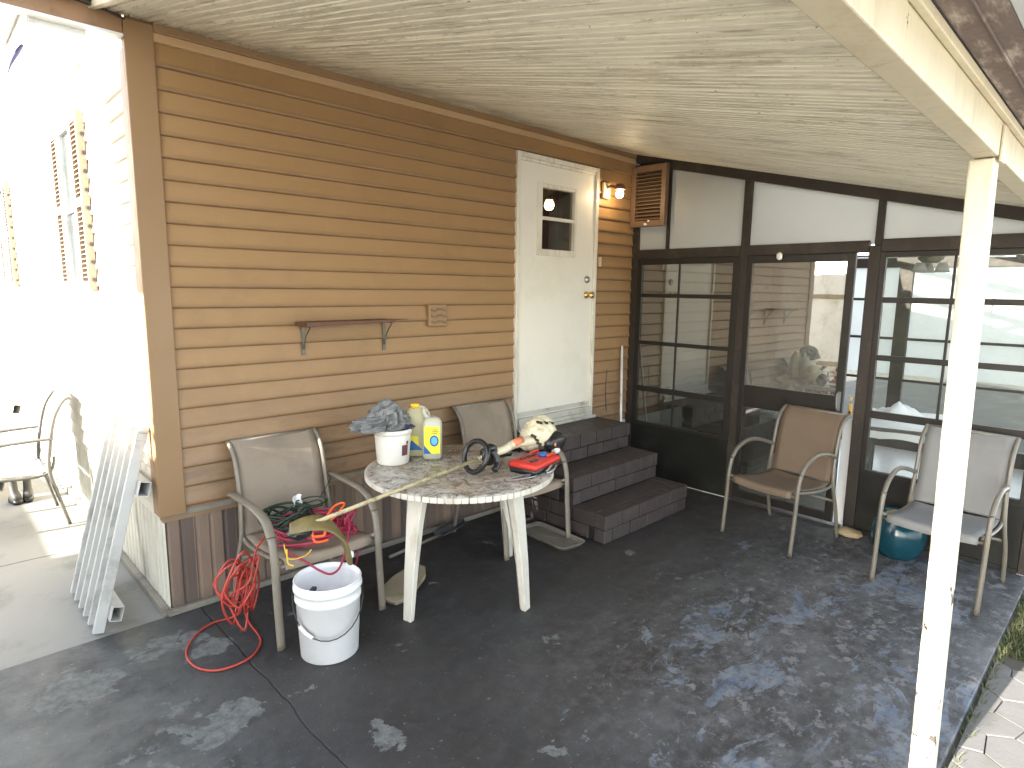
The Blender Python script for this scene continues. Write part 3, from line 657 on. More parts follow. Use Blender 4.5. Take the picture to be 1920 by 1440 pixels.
bm = NB(); box(bm, (xa - .018, -1.952, .84), (xa - .002, -1.925, .92)); box(bm, (xa - .022, -1.948, .94), (xa - .002, -1.93, .97)); pobj('latch', bm, M['brass'], bevel=.003)
bm = NB(); blob(bm, (xa - .03, -1.36, 1.965), (.012, .022, .028), 3, .2, 2, 4); hook = obj('door_hook', bm, M['knobplastic']); tag(hook, 'small white plastic hook above the screen door glass', 'hook')
bm = NB(); box(bm, (xa - .03, -1.934, .0), (xb, -1.101, .012)); pobj('door_sill', bm, M['frame'])
# outer side wall of the porch, rear wall and far wall
sidew = NB(); box(sidew, (xb, -3.02, -.05), (7.6, -2.97, .42)); box(sidew, (xb, -3.03, .42), (7.6, -2.96, .46)); box(sidew, (xb, -3.02, 1.98), (7.6, -2.97, 2.13))
pobj('side_kick_panel', sidew, M['kick'])
bm = NB()
for x in (4.9, 5.9, 6.9, 7.55): box(bm, (x, -3.02, .46), (x + .05, -2.97, 1.98))
for x in (xb, 4.95, 5.95, 6.95):
    box(bm, (x, -3.01, 1.2), (min(x + 1, 7.55), -2.98, 1.23))
pobj('side_posts', bm, M['sash'])
fx = 6.9
bm = NB(); box(bm, (fx, -2.969, -.02), (fx + .06, -.02, .16)); box(bm, (fx, -2.969, 1.98), (fx + .06, -.02, 2.12)); 
for y in (-2.96, -2.10, -1.52, -.78, -.12): box(bm, (fx - .01, y, .16), (fx + .05, y + .13, 1.98))
for z in (.75, 1.62, 1.2): box(bm, (fx + .01, -2.96, z), (fx + .04, -.02, z + .028))
pobj('far_wall_frame', bm, M['frame2'])
bm = NB()
for ya, yb in ((-1.97, -2.1), (-1.39, -1.52)): pass
box(bm, (fx + .045, -2.96, .82), (fx + .05, -.02, 1.98)); pobj('far_panes', bm, M['translucent'])
bm = NB(); hexa(bm, [(xb, -.02, 2.78), (fx + .1, -.02, 2.78), (fx + .1, -1.2, rz_(1.2) - .0), (xb, -1.2, rz_(1.2) - .0), (xb, -.02, 2.82), (fx + .1, -.02, 2.82), (fx + .1, -1.2, rz_(1.2) + .04), (xb, -1.2, rz_(1.2) + .04)])
pobj('porch_roof', bm, M['ceil'])
for x in (4.5, 5.3, 6.1, 6.9):
    bm = NB(); hexa(bm, [(x, -1.2, rz_(1.2)), (x + .05, -1.2, rz_(1.2)), (x + .05, -3.0, rz_(3)), (x, -3.0, rz_(3)), (x, -1.2, rz_(1.2) + .06), (x + .05, -1.2, rz_(1.2) + .06), (x + .05, -3.0, rz_(3) + .06), (x, -3.0, rz_(3) + .06)])
    pobj('rafter', bm, M['white'])
bm = NB(); box(bm, (PX + .002, -3.0, -.4), (7.6, -.012, .004)); structure('porch_floor', bm, M['porch_floor'], 'pale tiled floor inside the glazed porch')
# porch furniture
sofa = thing('sofa', 'grey sofa with white throws seen through the porch glass', 'sofa', (5.6, -.55, 0), R(180))
bm = NB(); box(bm, (-.95, -.38, .08), (.95, .38, .42)); obj('base', bm, M['sofa'], sofa, bevel=.04, seg=3)
bm = NB(); box(bm, (-.95, -.40, .42), (.95, -.18, .86)); obj('backrest', bm, M['sofa'], sofa, bevel=.06, seg=3)
for sx in (-1, 1):
    bm = NB(); box(bm, (sx * .78, -.38, .42), (sx * .95, .36, .62)); obj('armrest', bm, M['sofa'], sofa, bevel=.04, seg=3)
for k, cx in enumerate((-.35, .38)):
    bm = NB(); blob(bm, (5.6 + cx, -.68, .53), (.27, .22, .12), 4, .3, 1.6, k + 3, .15); c = obj('throw_cushion', bm, M['cloth']); tag(c, ['crumpled white cushion on the porch sofa, nearer the siding wall', 'crumpled white cushion on the porch sofa, nearer the screen door'][1 - k] if False else ['crumpled white cushion at the right end of the porch sofa', 'crumpled white cushion at the far end of the porch sofa'][k], 'cushion', 'white cushions on the porch sofa')
ptab = thing('porch_table', 'dark porch table covered by a white sheet', 'table', (5.15, -2.05, 0), R(14))
bm = NB(); box(bm, (-.42, -.34, .60), (.42, .34, .635)); obj('tabletop', bm, M['sofa'], ptab, bevel=.008)
for sx in (-1, 1):
    for sy in (-1, 1):
        bm = NB(); tube(bm, [(sx * .36, sy * .28, 0), (sx * .36, sy * .28, .6)], .022, 8); obj('leg', bm, M['sofa'], ptab)
bm = NB(); random.seed(2); n = 22; vv = []
for i in range(n + 1):
    row = []
    for j in range(n + 1):
        u, v = i / n * 2 - 1, j / n * 2 - 1; x, y = u * .44, v * .40
        dz = .012 + .035 * abs(noise.noise(Vector((x * 4, y * 4, 1)))) + .16 * max(0, 1 - math.hypot(x + .1, y - .1) / .28) * (1 + .8 * noise.noise(Vector((x * 9, y * 9, 3))))
        if abs(u) > .93 or abs(v) > .9: dz -= .10
        row.append(bm.verts.new((x, y, .635 + dz)))
    vv.append(row)
for i in range(n):
    for j in range(n): bm.faces.new([vv[i][j], vv[i + 1][j], vv[i + 1][j + 1], vv[i][j + 1]]).smooth = True
o = obj('white_sheet', bm, M['cloth']); o.location = (5.15, -2.05, 0); o.rotation_euler = (0, 0, R(14)); tag(o, 'crumpled white sheet thrown over the porch table', 'sheet')
fan = thing('ceiling_fan', 'ceiling fan hanging inside the glazed porch', 'fan', (5.2, -2.04, 1.93))
bm = NB(); lathe(bm, [(0, .02), (.05, .02), (.09, .05), (.09, .10), (.04, .13), (.012, .14), (.012, .5), (.05, .52), (0, .53)], n=20); obj('motor', bm, M['tray'], fan)
for k in range(5):
    a = k * 2 * math.pi / 5 + .3; Mx = Matrix.Rotation(a, 4, 'Z')
    bm = NB(); box(bm, (.08, -.055, .07), (.58, .055, .078), M=Mx); obj('blade', bm, M['white'], fan)
for k in range(3):
    a = k * 2.1 + .4; bm = NB(); lathe(bm, [(0, 0), (.03, .0), (.045, -.04), (.055, -.075), (.0, -.06)], c=(.09 * math.cos(a), .09 * math.sin(a), .02), n=16); obj('lamp_shade', bm, M['upper'], fan)

# louvered panel in the corner
lou = thing('louvered_vent', 'tan louvered vent panel high in the corner beside the wall lamp', 'vent', (3.90, -.19, 2.25))
bm = NB(); y0, y1 = -.175, .175; H = .515
def lz(y): return 0
box(bm, (-.03, y0, 0), (.02, y0 + .045, H)); box(bm, (-.03, y1 - .045, 0), (.02, y1, H)); box(bm, (-.03, y0 + .045, 0), (.02, y1 - .045, .05)); box(bm, (-.03, y0 + .045, H - .05), (.02, y1 - .045, H)); obj('frame', bm, M['vent'], lou, bevel=.003)
bm = NB()
for k in range(13):
    z = .058 + k * .031
    hexa(bm, [(-.022, y0 + .045, z), (.015, y0 + .045, z + .02), (.015, y1 - .045, z + .02), (-.022, y1 - .045, z), (-.022, y0 + .045, z + .006), (.015, y0 + .045, z + .026), (.015, y1 - .045, z + .026), (-.022, y1 - .045, z + .006)])
box(bm, (.016, y0 + .045, .05), (.0195, y1 - .045, H - .05), 1)
obj('slats', bm, [M['vent'], M['rot']], lou)
bm = NB(); blob(bm, (-.036, .01, .018), (.010, .016, .012), 2, .3, 2, 1); blob(bm, (-.034, -.02, .045), (.008, .012, .008), 2, .3, 2, 2); obj('catch', bm, M['knobplastic'], lou)

# wall lamp
lamp = thing('wall_lamp', 'wall lamp with a lit warm bulb beside the white door', 'lamp', (3.50, -.014, 2.52))
bm = NB(); box(bm, (-.045, -.022, -.06), (.045, 0, .07)); obj('back_plate', bm, M['lampcream'], lamp, bevel=.006)
bm = NB(); tube(bm, [(.0, -.022, .03), (.0, -.07, .035)], .012, 10); tube(bm, [(.0, -.07, .035), (.02, -.12, .02)], .012, 10); obj('arm', bm, M['lampbrown'], lamp)
bm = NB(); lathe(bm, [(0, .035), (.03, .035), (.042, .02), (.048, -.008), (.044, -.010), (.02, .0), (0, .0)], c=(.03, -.13, .015), n=24); obj('lamp_cap', bm, M['lampbrown'], lamp)
bm = NB(); lathe(bm, [(0, -.078), (.018, -.074), (.030, -.058), (.032, -.045), (.026, -.026), (.014, -.008), (0, -.006)], c=(.03, -.13, .015), n=24); obj('bulb', bm, M['bulb'], lamp)
bm = NB(); lathe(bm, [(0, -.05), (.03, -.04), (.045, -.01), (.04, .02), (.02, .05), (0, .06)], c=(3.42, .55, 2.45), n=20); ib = obj('indoor_lamp', bm, M['bulb2']); tag(ib, 'lit bulb glowing behind the small door window', 'lamp')
bm = NB(); tube(bm, [(3.42, .55, 2.49), (3.42, .55, 2.859)], .006, 6); lathe(bm, [(0, .07), (.03, .065), (.055, .045), (.05, .04), (0, .05)], c=(3.42, .55, 2.45), n=16); obj('lamp_holder', bm, M['brass'], ib)

# ------------------------------------------------------------------ shelf
sh = thing('wall_shelf', 'dark brown shelf board on two metal brackets on the tan wall', 'shelf', (.73, -.012, 1.482))
bm = NB(); hexa(bm, [(0, -.15, -.006), (.585, -.13, .006), (.585, 0, .006), (0, 0, -.006), (0, -.15, .018), (.585, -.13, .022), (.585, 0, .022), (0, 0, .018)]); obj('board', bm, M['shelf'], sh, bevel=.002)
bm = NB(); hexa(bm, [(.586, -.02, .010), (.75, -.012, .012), (.75, 0, .012), (.586, 0, .010), (.586, -.02, .018), (.75, -.012, .016), (.75, 0, .016), (.586, 0, .018)]); obj('lip', bm, M['shelf'], sh)
for x in (.045, .578):
    bm = NB(); zt = -.007 if x < .3 else .004
    box(bm, (x - .010, -.006, -.175), (x + .010, -.001, zt)); box(bm, (x - .010, -.12, zt - .005), (x + .010, -.006, zt)); tube(bm, spline([(x, -.010, -.14), (x, -.035, -.07), (x, -.095, zt - .008)], 5), .004, 6)
    obj('bracket', bm, M['bracket'], sh)

# ------------------------------------------------------------------ steps
steps = thing('brick_steps', 'dark painted brick steps up to the white door', 'steps', (2.9, -.5, 0))
sx0, sx1 = 2.394, 3.425; random.seed(12)
for k in range(3):
    yf = -.971 + .281 * k; zb = .2 * k; bm = NB()
    yb = -.971 + .281 * (k + 1) if k < 2 else -.045
    yb2 = -.045
    box(bm, (sx0 + .012, yf + .012, zb + .002), (sx1 - .012, yb2, zb + .196), 1)
    for c in range(2):
        z0 = zb + .003 + c * .099; z1 = z0 + .092 if c == 0 else zb + .2
        off = 0 if c else .1; ov = .006 if c else 0
        x = sx0 - (.2 - off if off else 0) 
        while x < sx1 - .01:
            a = max(x, sx0); b = min(x + .191, sx1)
            if b - a > .02: box(bm, (a - (ov if a == sx0 else 0), yf - ov + random.uniform(0, .003), z0), (b + (ov if b == sx1 else 0), yf + .09, z1 - random.uniform(.0, .002)))
            x += .2
        for side in (0, 1):
            y = yf + .092 + (.0 if c else .05) - .1 * 0
            if c == 0: 
                pass
            while y < yb2 - .01:
                b = min(y + .194, yb2)
                if b - y > .02:
                    if side == 0: box(bm, (sx0 - ov, y + .003, z0), (sx0 + .09, b, z1))
                    else: box(bm, (sx1 - .09, y + .003, z0), (sx1 + ov, b, z1))
                y += .2
    box(bm, (sx0 + .09, yf + .088, zb + .15), (sx1 - .09, yb + .0 if k < 2 else yb2, zb + .1985))
    o = obj('step', bm, [M['brick'], M['mortar']], bevel=.003, seg=1); o.parent = steps; o.location = (-2.9, .5, 0)

# ------------------------------------------------------------------ sling chairs
def make_chair(label, loc, rz, group, flat, sling, tubem, hb=.88, wid=.54, back_w=.44):
    t = thing('sling_chair', label, 'chair', loc, rz, group)
    hw = wid / 2 - .012; bw = back_w / 2
    r = .0135; rx = .021 if flat else None
    up = (1, 0, 0)
    for s in (-1, 1):
        x = s * hw; xr = s * (bw + .012)
        # front leg + armrest
        bm = NB(); leg = spline([(x, .285, 0), (x, .262, .25), (x, .250, .44), (x, .225, .535)], 5)
        if flat: tube(bm, leg, .011, 10, rx=.021, up=(0, 1, 0))
        else: tube(bm, leg, r, 10)
        obj('leg', bm, tubem, t)
        bm = NB()
        if flat: arm = spline([(x, .225, .535), (x, .175, .595), (x, .08, .622), (x, -.08, .630), (x + s * .006, -.25, .632)], 6)
        else: arm = spline([(x, .225, .535), (x, .165, .600), (x, .05, .640), (x, -.08, .630), (x - s * .025, -.225, .585)], 6)
        if flat: tube(bm, arm, .010, 10, rx=.024, up=(0, .3, 1))
        else: tube(bm, arm, r, 10)
        obj('armrest', bm, tubem, t)
        # rear leg with back upright
        bm = NB(); rl = spline([(x, -.30, 0), (x, -.255, .20), (xr + s * .01, -.215, .40), (xr, -.235, .60), (xr, -.275, .78), (xr, -.33, hb - .02), (xr, -.37, hb)], 5)
        tube(bm, rl, .012, 10); obj('leg', bm, tubem, t)
        bm = NB(); rail = spline([(x - s * .01, .245, .415), (xr, .22, .405), (xr, .0, .375), (xr, -.18, .375), (xr, -.235, .42), (xr - s * .002, -.25, .50)], 5)
        tube(bm, rail, .010, 8); obj('seat_rail', bm, tubem, t)
    for cw, cy, cz in ((hw, .24, .385), (hw, -.245, .27), (bw + .01, -.365, hb)):
        bm = NB(); tube(bm, [(-cw, cy, cz), (cw, cy, cz)], .0095, 8); obj('cross_bar', bm, tubem, t)
    def cloth(path, sag, name):
        bm = NB(); P = spline(path, 6); n = 10; g = []
        for p in P: g.append([bm.verts.new((( k / n * 2 - 1) * bw, p.y + sag[0] * (1 - (k / n * 2 - 1) ** 2), p.z + sag[1] * (1 - (k / n * 2 - 1) ** 2))) for k in range(n + 1)])
        for A, B in zip(g, g[1:]):
            for k in range(n): bm.faces.new([A[k], A[k + 1], B[k + 1], B[k]]).smooth = True
        o = obj(name, bm, sling, t); sm = o.modifiers.new('s', 'SOLIDIFY'); sm.thickness = .003; sm.offset = 0
    cloth([(0, .262, .375), (0, .258, .405), (0, .22, .418), (0, .05, .395), (0, -.12, .385), (0, -.215, .40)], (0, -.012), 'seat')
    cloth([(0, -.215, .402), (0, -.238, .52), (0, -.262, .66), (0, -.298, .79), (0, -.345, hb - .01), (0, -.368, hb + .008), (0, -.385, hb - .005)], (-.012, 0), 'backrest')
    return t
G1 = 'taupe sling chairs along the siding wall'; G2 = 'beige sling chairs in front of the glazed porch'
make_chair('taupe sling chair heaped with tangled extension cords', (.565, -.405, 0), R(180), G1, True, M['sling'], M['tube'], hb=.875, wid=.575, back_w=.46)
make_chair('taupe sling chair behind the round table, beside the brick steps', (2.045, -.43, 0), R(176), G1, True, M['sling'], M['tube'], hb=.875, wid=.575, back_w=.44)
make_chair('sling chair with tan backrest in front of the screen door', (3.46, -1.688, 0), R(81), G2, False, M['sling2'], M['tube2'], hb=.86)
make_chair('sling chair with pale grey backrest behind the cream post', (3.435, -2.645, 0), R(87), G2, False, M['sling3'], M['tube2'], hb=.865)
make_chair('grey sling chair out on the bare concrete against the gable wall', (-.44, 2.10, 0), R(90), None, True, M['sling_dim'], M['tube_dim'], hb=.90)

# ------------------------------------------------------------------ round table
TC = (1.30, -.78); TR = .515; TH = .715
table = thing('round_table', 'round white plastic patio table with marbled worn top', 'table', (*TC, 0), 0)
bm = NB(); n = 84; lathe(bm, [(0, .0), (TR - .03, 0), (TR - .008, -.003), (TR, -.012), (TR, -.030), (TR - .012, -.034), (TR - .05, -.028), (0, -.028)], c=(0, 0, TH), n=n); obj('tabletop', bm, M['marble'], table)
bm = NB()
for k in range(n):
    a0, a1 = 2 * math.pi * (k + .03) / n, 2 * math.pi * (k + .95 - .10 * ((k * 7) % 3 == 0)) / n; r0, r1 = TR - .006, TR + .004
    P = []
    for z in (TH - .033, TH - .005):
        P += [(r0 * math.cos(a0), r0 * math.sin(a0), z), (r1 * math.cos(a0), r1 * math.sin(a0), z), (r1 * math.cos(a1), r1 * math.sin(a1), z), (r0 * math.cos(a1), r0 * math.sin(a1), z)]
    hexa(bm, P)
obj('rim', bm, M['plastic_white'], table, bevel=.002, seg=1)
bm = NB(); lathe(bm, [(.30, TH - .029), (.30, TH - .075), (.312, TH - .075), (.312, TH - .029)], n=48); obj('apron', bm, M['plastic_white'], table)
for lx, ly in ((.885, -.876), (1.400, -1.200), (1.797, -.654), (1.27, -.33)):
    dx, dy = lx - TC[0], ly - TC[1]; L = math.hypot(dx, dy); ux, uy = dx / L, dy / L; vx, vy = -uy, ux
    bm = NB(); P = []
    def ring(rad, z, w, d):
        c = (ux * rad, uy * rad)
        return [(c[0] + ux * a + vx * b, c[1] + uy * a + vy * b, z) for a, b in ((d, w), (d, -w), (-d * .2, -w * 1.0), (-d, -w * .45), (-d, w * .45), (-d * .2, w * 1.0))]
    rs = [ring(L, 0, .026, .022), ring(L - .025, .25, .033, .027), ring(L - .06, .5, .042, .032), ring(L - .095, TH - .03, .052, .036)]
    rings = [[bm.verts.new(p) for p in q] for q in rs]
    for A, B in zip(rings, rings[1:]):
        for k in range(6): bm.faces.new([A[k], A[(k + 1) % 6], B[(k + 1) % 6], B[k]])
    bm.faces.new(rings[0]); bm.faces.new(list(reversed(rings[-1]))); obj('leg', bm, M['plastic_white'], table, bevel=.004)

# ------------------------------------------------------------------ things on the table
TT = TH + .001
tb = thing('small_bucket', 'small white tub holding a grey plastic bag on the round table', 'bucket', (1.075, -.455, TT))
bm = NB(); lathe(bm, [(0, 0), (.086, 0), (.090, .006), (.101, .165), (.101, .172), (.108, .174), (.109, .196), (.104, .200), (.099, .196), (.097, .17), (.085, .008), (0, .006)], n=44); obj('body', bm, M['bucket2'], tb)
# sticker curved to the tub wall, facing the camera side
bm = NB()
def cyl_patch(bm, r, a0, a1, z0, z1, c=(0, 0, 0), n=8, mi=0, k=0.0):
    A = []
    for i in range(n + 1):
        a = a0 + (a1 - a0) * i / n; A.append((bm.verts.new((c[0] + (r + k * z0) * math.cos(a), c[1] + (r + k * z0) * math.sin(a), c[2] + z0)), bm.verts.new((c[0] + (r + k * z1) * math.cos(a), c[1] + (r + k * z1) * math.sin(a), c[2] + z1))))
    for p, q in zip(A, A[1:]): bm.faces.new([p[0], q[0], q[1], p[1]]).material_index = mi
cyl_patch(bm, .0922, R(-93), R(-68), .055, .115, k=.066); cyl_patch(bm, .0922, R(-76), R(-66), .118, .135, k=.066); obj('sticker', bm, M['sticker'], tb)
bm = NB(); random.seed(5)
t_ = bmesh.new(); bmesh.ops.create_icosphere(t_, subdivisions=6, radius=1)
for v in t_.verts:
    d = v.co.normalized(); u = d.copy()
    # ridged crumples: sharp creases between soft lobes
    q = Vector((u.x * 2.1, u.y * 2.1, u.z * 2.1)); w1 = noise.noise_vector(q * .8) * .6
    r1 = 1 - abs(noise.noise(q + w1)) * 1.9; r2 = 1 - abs(noise.noise(q * 2.4 + w1 * 2)) * 1.9; r3 = 1 - abs(noise.noise(q * 5.5 + w1 * 3)) * 1.9
    k = .66 + .34 * r1 + .12 * r2 + .03 * r3
    x = d.x * .13 * k - .038; y = d.y * .10 * k; z = .245 + d.z * .075 * k
    if d.x < 0: x += d.x * .085 * k * (1 if d.z < .5 else .6)          # lobe hanging over the left rim
    if d.x < -.3: z -= .02
    if d.z > .3: z += .045 * max(0, 1 - abs(x + .03) / .09)              # tuft pulled up in the middle
    if z < .22: rr_ = math.hypot(x, y); lim = .098
    if z < .205 and math.hypot(x, y) > .094 : 
        sc_ = .094 / math.hypot(x, y); x *= sc_; y *= sc_
    v.co = Vector((x, y, max(z, .15)))
for f in t_.faces: f.smooth = True
bm.free(); bm = t_
bag = obj('plastic_bag', bm, M['bag']); bag.location = (1.075, -.455, TT); tag(bag, 'crumpled grey plastic bag stuffed in the small white tub', 'bag')
bm = NB(); blob(bm, (.055, -.06, .207), (.045, .028, .014), 4, .5, 3, 8, .3); nb_ = obj('navy_rag', bm, M['bag_blue']); nb_.location = (1.075, -.455, TT); tag(nb_, 'dark navy rag poking out at the rim of the small tub', 'rag')
def rbox_ring(w, d, z, rr, n=6):
    P = []
    for cx, cy, a0 in ((w - rr, d - rr, 0), (-w + rr, d - rr, 90), (-w + rr, -d + rr, 180), (w - rr, -d + rr, 270)):
        for k in range(n + 1):
            a = R(a0 + 90 * k / n); P.append((cx + rr * math.cos(a), cy + rr * math.sin(a), z))
    return P
def loft(bm, rings, mi=0, cap=True):
    V = [[bm.verts.new(p) for p in q] for q in rings]; n = len(V[0])
    for A, B in zip(V, V[1:]):
        for k in range(n):
            f = bm.faces.new([A[k], A[(k + 1) % n], B[(k + 1) % n], B[k]]); f.smooth = True; f.material_index = mi
    if cap: bm.faces.new(list(reversed(V[0]))).material_index = mi; bm.faces.new(V[-1]).material_index = mi
jug = thing('bottle', 'white bottle with yellow label and round blue emblem on the table', 'bottle', (1.295, -.53, TT), R(-38), 'bottles on the round table')
bm = NB(); loft(bm, [rbox_ring(w, d, z, r_) for w, d, z, r_ in ((.050, .034, 0, .02), (.056, .039, .008, .025), (.057, .040, .19, .025), (.055, .038, .215, .026), (.044, .030, .236, .024), (.020, .018, .246, .016))]); obj('body', bm, M['jug'], jug)
bm = NB(); tube(bm, spline([(-.02, 0, .235), (-.045, 0, .262), (-.048, 0, .295)], 4), .012, 10); obj('neck', bm, M['jug'], jug)
bm = NB()
def lab(x0, x1, z0, z1, dy, mi=0): 
    v = [bm.verts.new(p) for p in ((x0, -.0408 - dy, z0), (x1, -.0408 - dy, z0), (x1, -.0408 - dy, z1), (x0, -.0408 - dy, z1))]; bm.faces.new(v).material_index = mi
lab(-.046, .046, .035, .195, 0)
lab2 = obj('label_band', bm, M['label_y'], jug, rec=False)
bm = NB()
for k, ww in enumerate((.020, .026, .022)): 
    z = .172 - k * .010; x = .002
    while x < .002 + ww * 1.2:
        lab(x, x + .0055, z, z + .006, .0006); x += .0075
obj('label_print', bm, M['label_dark'], jug, rec=False)
bm = NB(); n = 20; cx, cz = .012, .110
vs = [bm.verts.new((cx + .026 * math.cos(2 * math.pi * k / n), -.0414, cz + .033 * math.sin(2 * math.pi * k / n))) for k in range(n)]; bm.faces.new(vs).material_index = 0
vs = [bm.verts.new((cx + .018 * math.cos(2 * math.pi * k / n), -.0418, cz + .024 * math.sin(2 * math.pi * k / n))) for k in range(n)]; bm.faces.new(vs).material_index = 1
vs = [bm.verts.new(p) for p in ((-.046, -.0414, .035), (-.006, -.0414, .035), (-.046, -.0414, .085))]; bm.faces.new(vs).material_index = 0
obj('emblem', bm, [M['label_b'], M['label_b2']], jug, rec=False)
jug2 = thing('bottle', 'cloudy amber jug with yellow cap behind the labelled bottle', 'bottle', (1.265, -.405, TT), R(-38), 'bottles on the round table')
bm = NB(); loft(bm, [rbox_ring(w, d, z, r_) for w, d, z, r_ in ((.060, .045, 0, .02), (.068, .050, .01, .03), (.070, .052, .20, .03), (.062, .046, .245, .03), (.040, .030, .275, .024), (.022, .022, .288, .020))]); obj('body', bm, M['jug_liquid'], jug2)
bm = NB(); tube(bm, spline([(.0, 0, .285), (.045, 0, .285), (.075, 0, .25), (.078, 0, .20), (.07, 0, .16)], 5), .010, 8); obj('handle', bm, M['jug'], jug2)
bm = NB(); lathe(bm, [(0, .282), (.026, .282), (.026, .305), (.023, .308), (0, .308)], n=24); obj('cap', bm, M['cap'], jug2)
bm = NB(); v = [bm.verts.new(p) for p in ((-.055, -.0528, .05), (.02, -.0528, .05), (.02, -.0528, .12), (-.055, -.0528, .13))]; bm.faces.new(v); v = [bm.verts.new(p) for p in ((-.055, -.0532, .04), (.045, -.0532, .04), (-.02, -.0532, .10))]; bm.faces.new(v).material_index = 1; obj('label_band', bm, [M['label_y'], M['label_b']], jug2, rec=False)

# ------------------------------------------------------------------ string trimmer
tr = thing('string_trimmer', 'cream string trimmer with black loop handle lying across the round table', 'trimmer', (0, 0, 0))
Ha, Hb = Vector((1.77, -.92, TH + .10)), Vector((1.275, -.955, TH + .085)); Hc = Vector((.386, -.875, .655))
sh1 = Vector((1.60, -.925, TH + .095))
bm = NB(); tube(bm, [Hb + (sh1 - Hb) * .0, Hc], .0098, 12); tube(bm, [Hb, Ha - Vector((.10, 0, 0))], .0125, 12); obj('shaft', bm, M['shaft'], tr)
bm = NB(); q = spline([Hb + Vector((.02, -.02, -.0)), Hb + Vector((.11, -.01, .015)), Hb + Vector((.20, 0, .02)), Hb + Vector((.30, .01, .035)), Ha], 5)
tube(bm, q, [.018 + .010 * (i / 20) for i in range(21)], 12); obj('grip', bm, M['cream_plastic'], tr)
bm = NB(); tube(bm, [Hb + Vector((.26, .0, .038)), Hb + Vector((.34, .01, .048))], .023, 12); obj('orange_band', bm, M['orange'], tr)
# loop handle: D ring round the shaft
bm = NB(); c = Hb + Vector((.0, -.0, .02)); lp = []
for k in range(28):
    a = 2 * math.pi * k / 28; lp.append(c + Vector((-.012 + .03 * math.sin(a), .088 * math.cos(a), .078 * math.sin(a) + .004 * math.cos(2 * a))))
tube(bm, lp, .0145, 10, closed=True); 
blob(bm, c + Vector((.055, -.035, .0)), (.055, .022, .06), 3, .2, 2, 3)
obj('loop_handle', bm, M['black'], tr)
bm = NB(); tube(bm, spline([c + Vector((.05, -.06, .03)), c + Vector((.07, -.085, -.03)), c + Vector((.03, -.10, -.065))], 5), .017, 10); tube(bm, spline([c + Vector((.06, .03, .0)), c + Vector((.14, .02, -.02)), c + Vector((.24, .0, -.025))], 5), .022, 10); obj('trigger', bm, M['black'], tr)
# engine housing
bm = NB(); E0 = Vector((1.83, -.875, TH + .120))
blob(bm, E0, (.125, .095, .095), 5, .10, 1.6, 5); blob(bm, E0 + Vector((-.06, -.01, -.025)), (.11, .065, .06), 4, .08, 1.5, 2); blob(bm, E0 + Vector((.04, .02, .045)), (.085, .075, .065), 4, .08, 1.5, 7)
obj('engine_cover', bm, M['cream_plastic'], tr)
bm = NB(); blob(bm, E0 + Vector((.050, -.080, -.040)), (.085, .052, .066), 4, .08, 1.8, 9); tube(bm, [E0 + Vector((.0, .02, -.06)), E0 + Vector((.0, .02, -.105))], .05, 12); obj('recoil_housing', bm, M['black'], tr)
for k in range(4):
    p = E0 + Vector((-.118 + .016 * k, -.070 - .006 * k, .020 - k * .024)); Mx = Matrix.Translation(p) @ Matrix.Rotation(.55, 4, 'Y') @ Matrix.Rotation(-.5, 4, 'Z')
    bm = NB(); box(bm, (-.017, -.006, -.0075), (.017, .006, .0075), M=Mx); obj('cooling_slot', bm, M['rot'], tr)
for k in range(3):
    p = E0 + Vector((-.055 + .05 * k, -.055, .088 - .008 * k)); Mx = Matrix.Translation(p) @ Matrix.Rotation(.25 * k - .2, 4, 'Y')
    bm = NB(); box(bm, (-.004, -.022, -.006), (.004, .022, .008), M=Mx); obj('cooling_slot', bm, M['rot'], tr)
bm = NB(); blob(bm, E0 + Vector((.005, -.130, -.040)), (.009, .006, .013), 2, 0, 1, 0); obj('orange_button', bm, M['orange'], tr)
# curved guard hanging from the lower end
bm = NB(); P = spline([Hc + Vector((-.09, .05, -.02)), Hc + Vector((-.02, .01, .0)), Hc + Vector((.05, -.01, -.015)), Hc + Vector((.105, -.03, -.075)), Hc + Vector((.130, -.045, -.15)), Hc + Vector((.140, -.05, -.215))], 5)
for i, p in enumerate(P): pass
tube(bm, P, [.020 + .046 * math.sin(math.pi * min(1, .12 + i / (len(P) - 1) * .8)) for i in range(len(P))], 12, rx=.012, up=(.2, 1, .3)); obj('debris_guard', bm, M['olive'], tr, smooth=True)
bm = NB(); blob(bm, Hc + Vector((-.05, .04, -.04)), (.055, .05, .035), 4, .15, 2, 6); obj('cutting_head', bm, M['black'], tr)

# ------------------------------------------------------------------ red tool case and small tools
rc = thing('tool_case', 'open red plastic tool case under the trimmer engine', 'tool case', (1.59, -1.075, TT), R(13))
bm = NB(); hw_, hd_ = .135, .085
loft(bm, [rbox_ring(hw_, hd_, 0, .02), rbox_ring(hw_ + .003, hd_ + .003, .03, .02)]); obj('base', bm, M['black'], rc)
bm = NB(); loft(bm, [rbox_ring(hw_ + .005, hd_ + .005, .0305, .02), rbox_ring(hw_ + .005, hd_ + .005, .052, .02), rbox_ring(hw_ - .015, hd_ - .015, .062, .015)]); obj('lid', bm, M['red'], rc)
for a in ((-.10, -.045, .04, .02), (-.03, .02, .05, .02), (-.09, .03, .03, .012)):
    bm = NB(); box(bm, (a[0], a[1], .0625), (a[0] + a[2] * 1.6, a[1] + a[3], .070)); obj('dark_insert', bm, M['black'], rc, bevel=.003)
bm = NB(); lathe(bm, [(0, .062), (.026, .062), (.026, .076), (.018, .080), (0, .080)], c=(.055, -.02, 0), n=20); obj('dial', bm, M['label_b'], rc)
for k, s_ in enumerate((-1, 1)):
    bm = NB(); box(bm, (.04, s_ * .055 - .008, .0625), (.125, s_ * .055 + .008, .075)); obj('ridge', bm, M['red'], rc, bevel=.004)
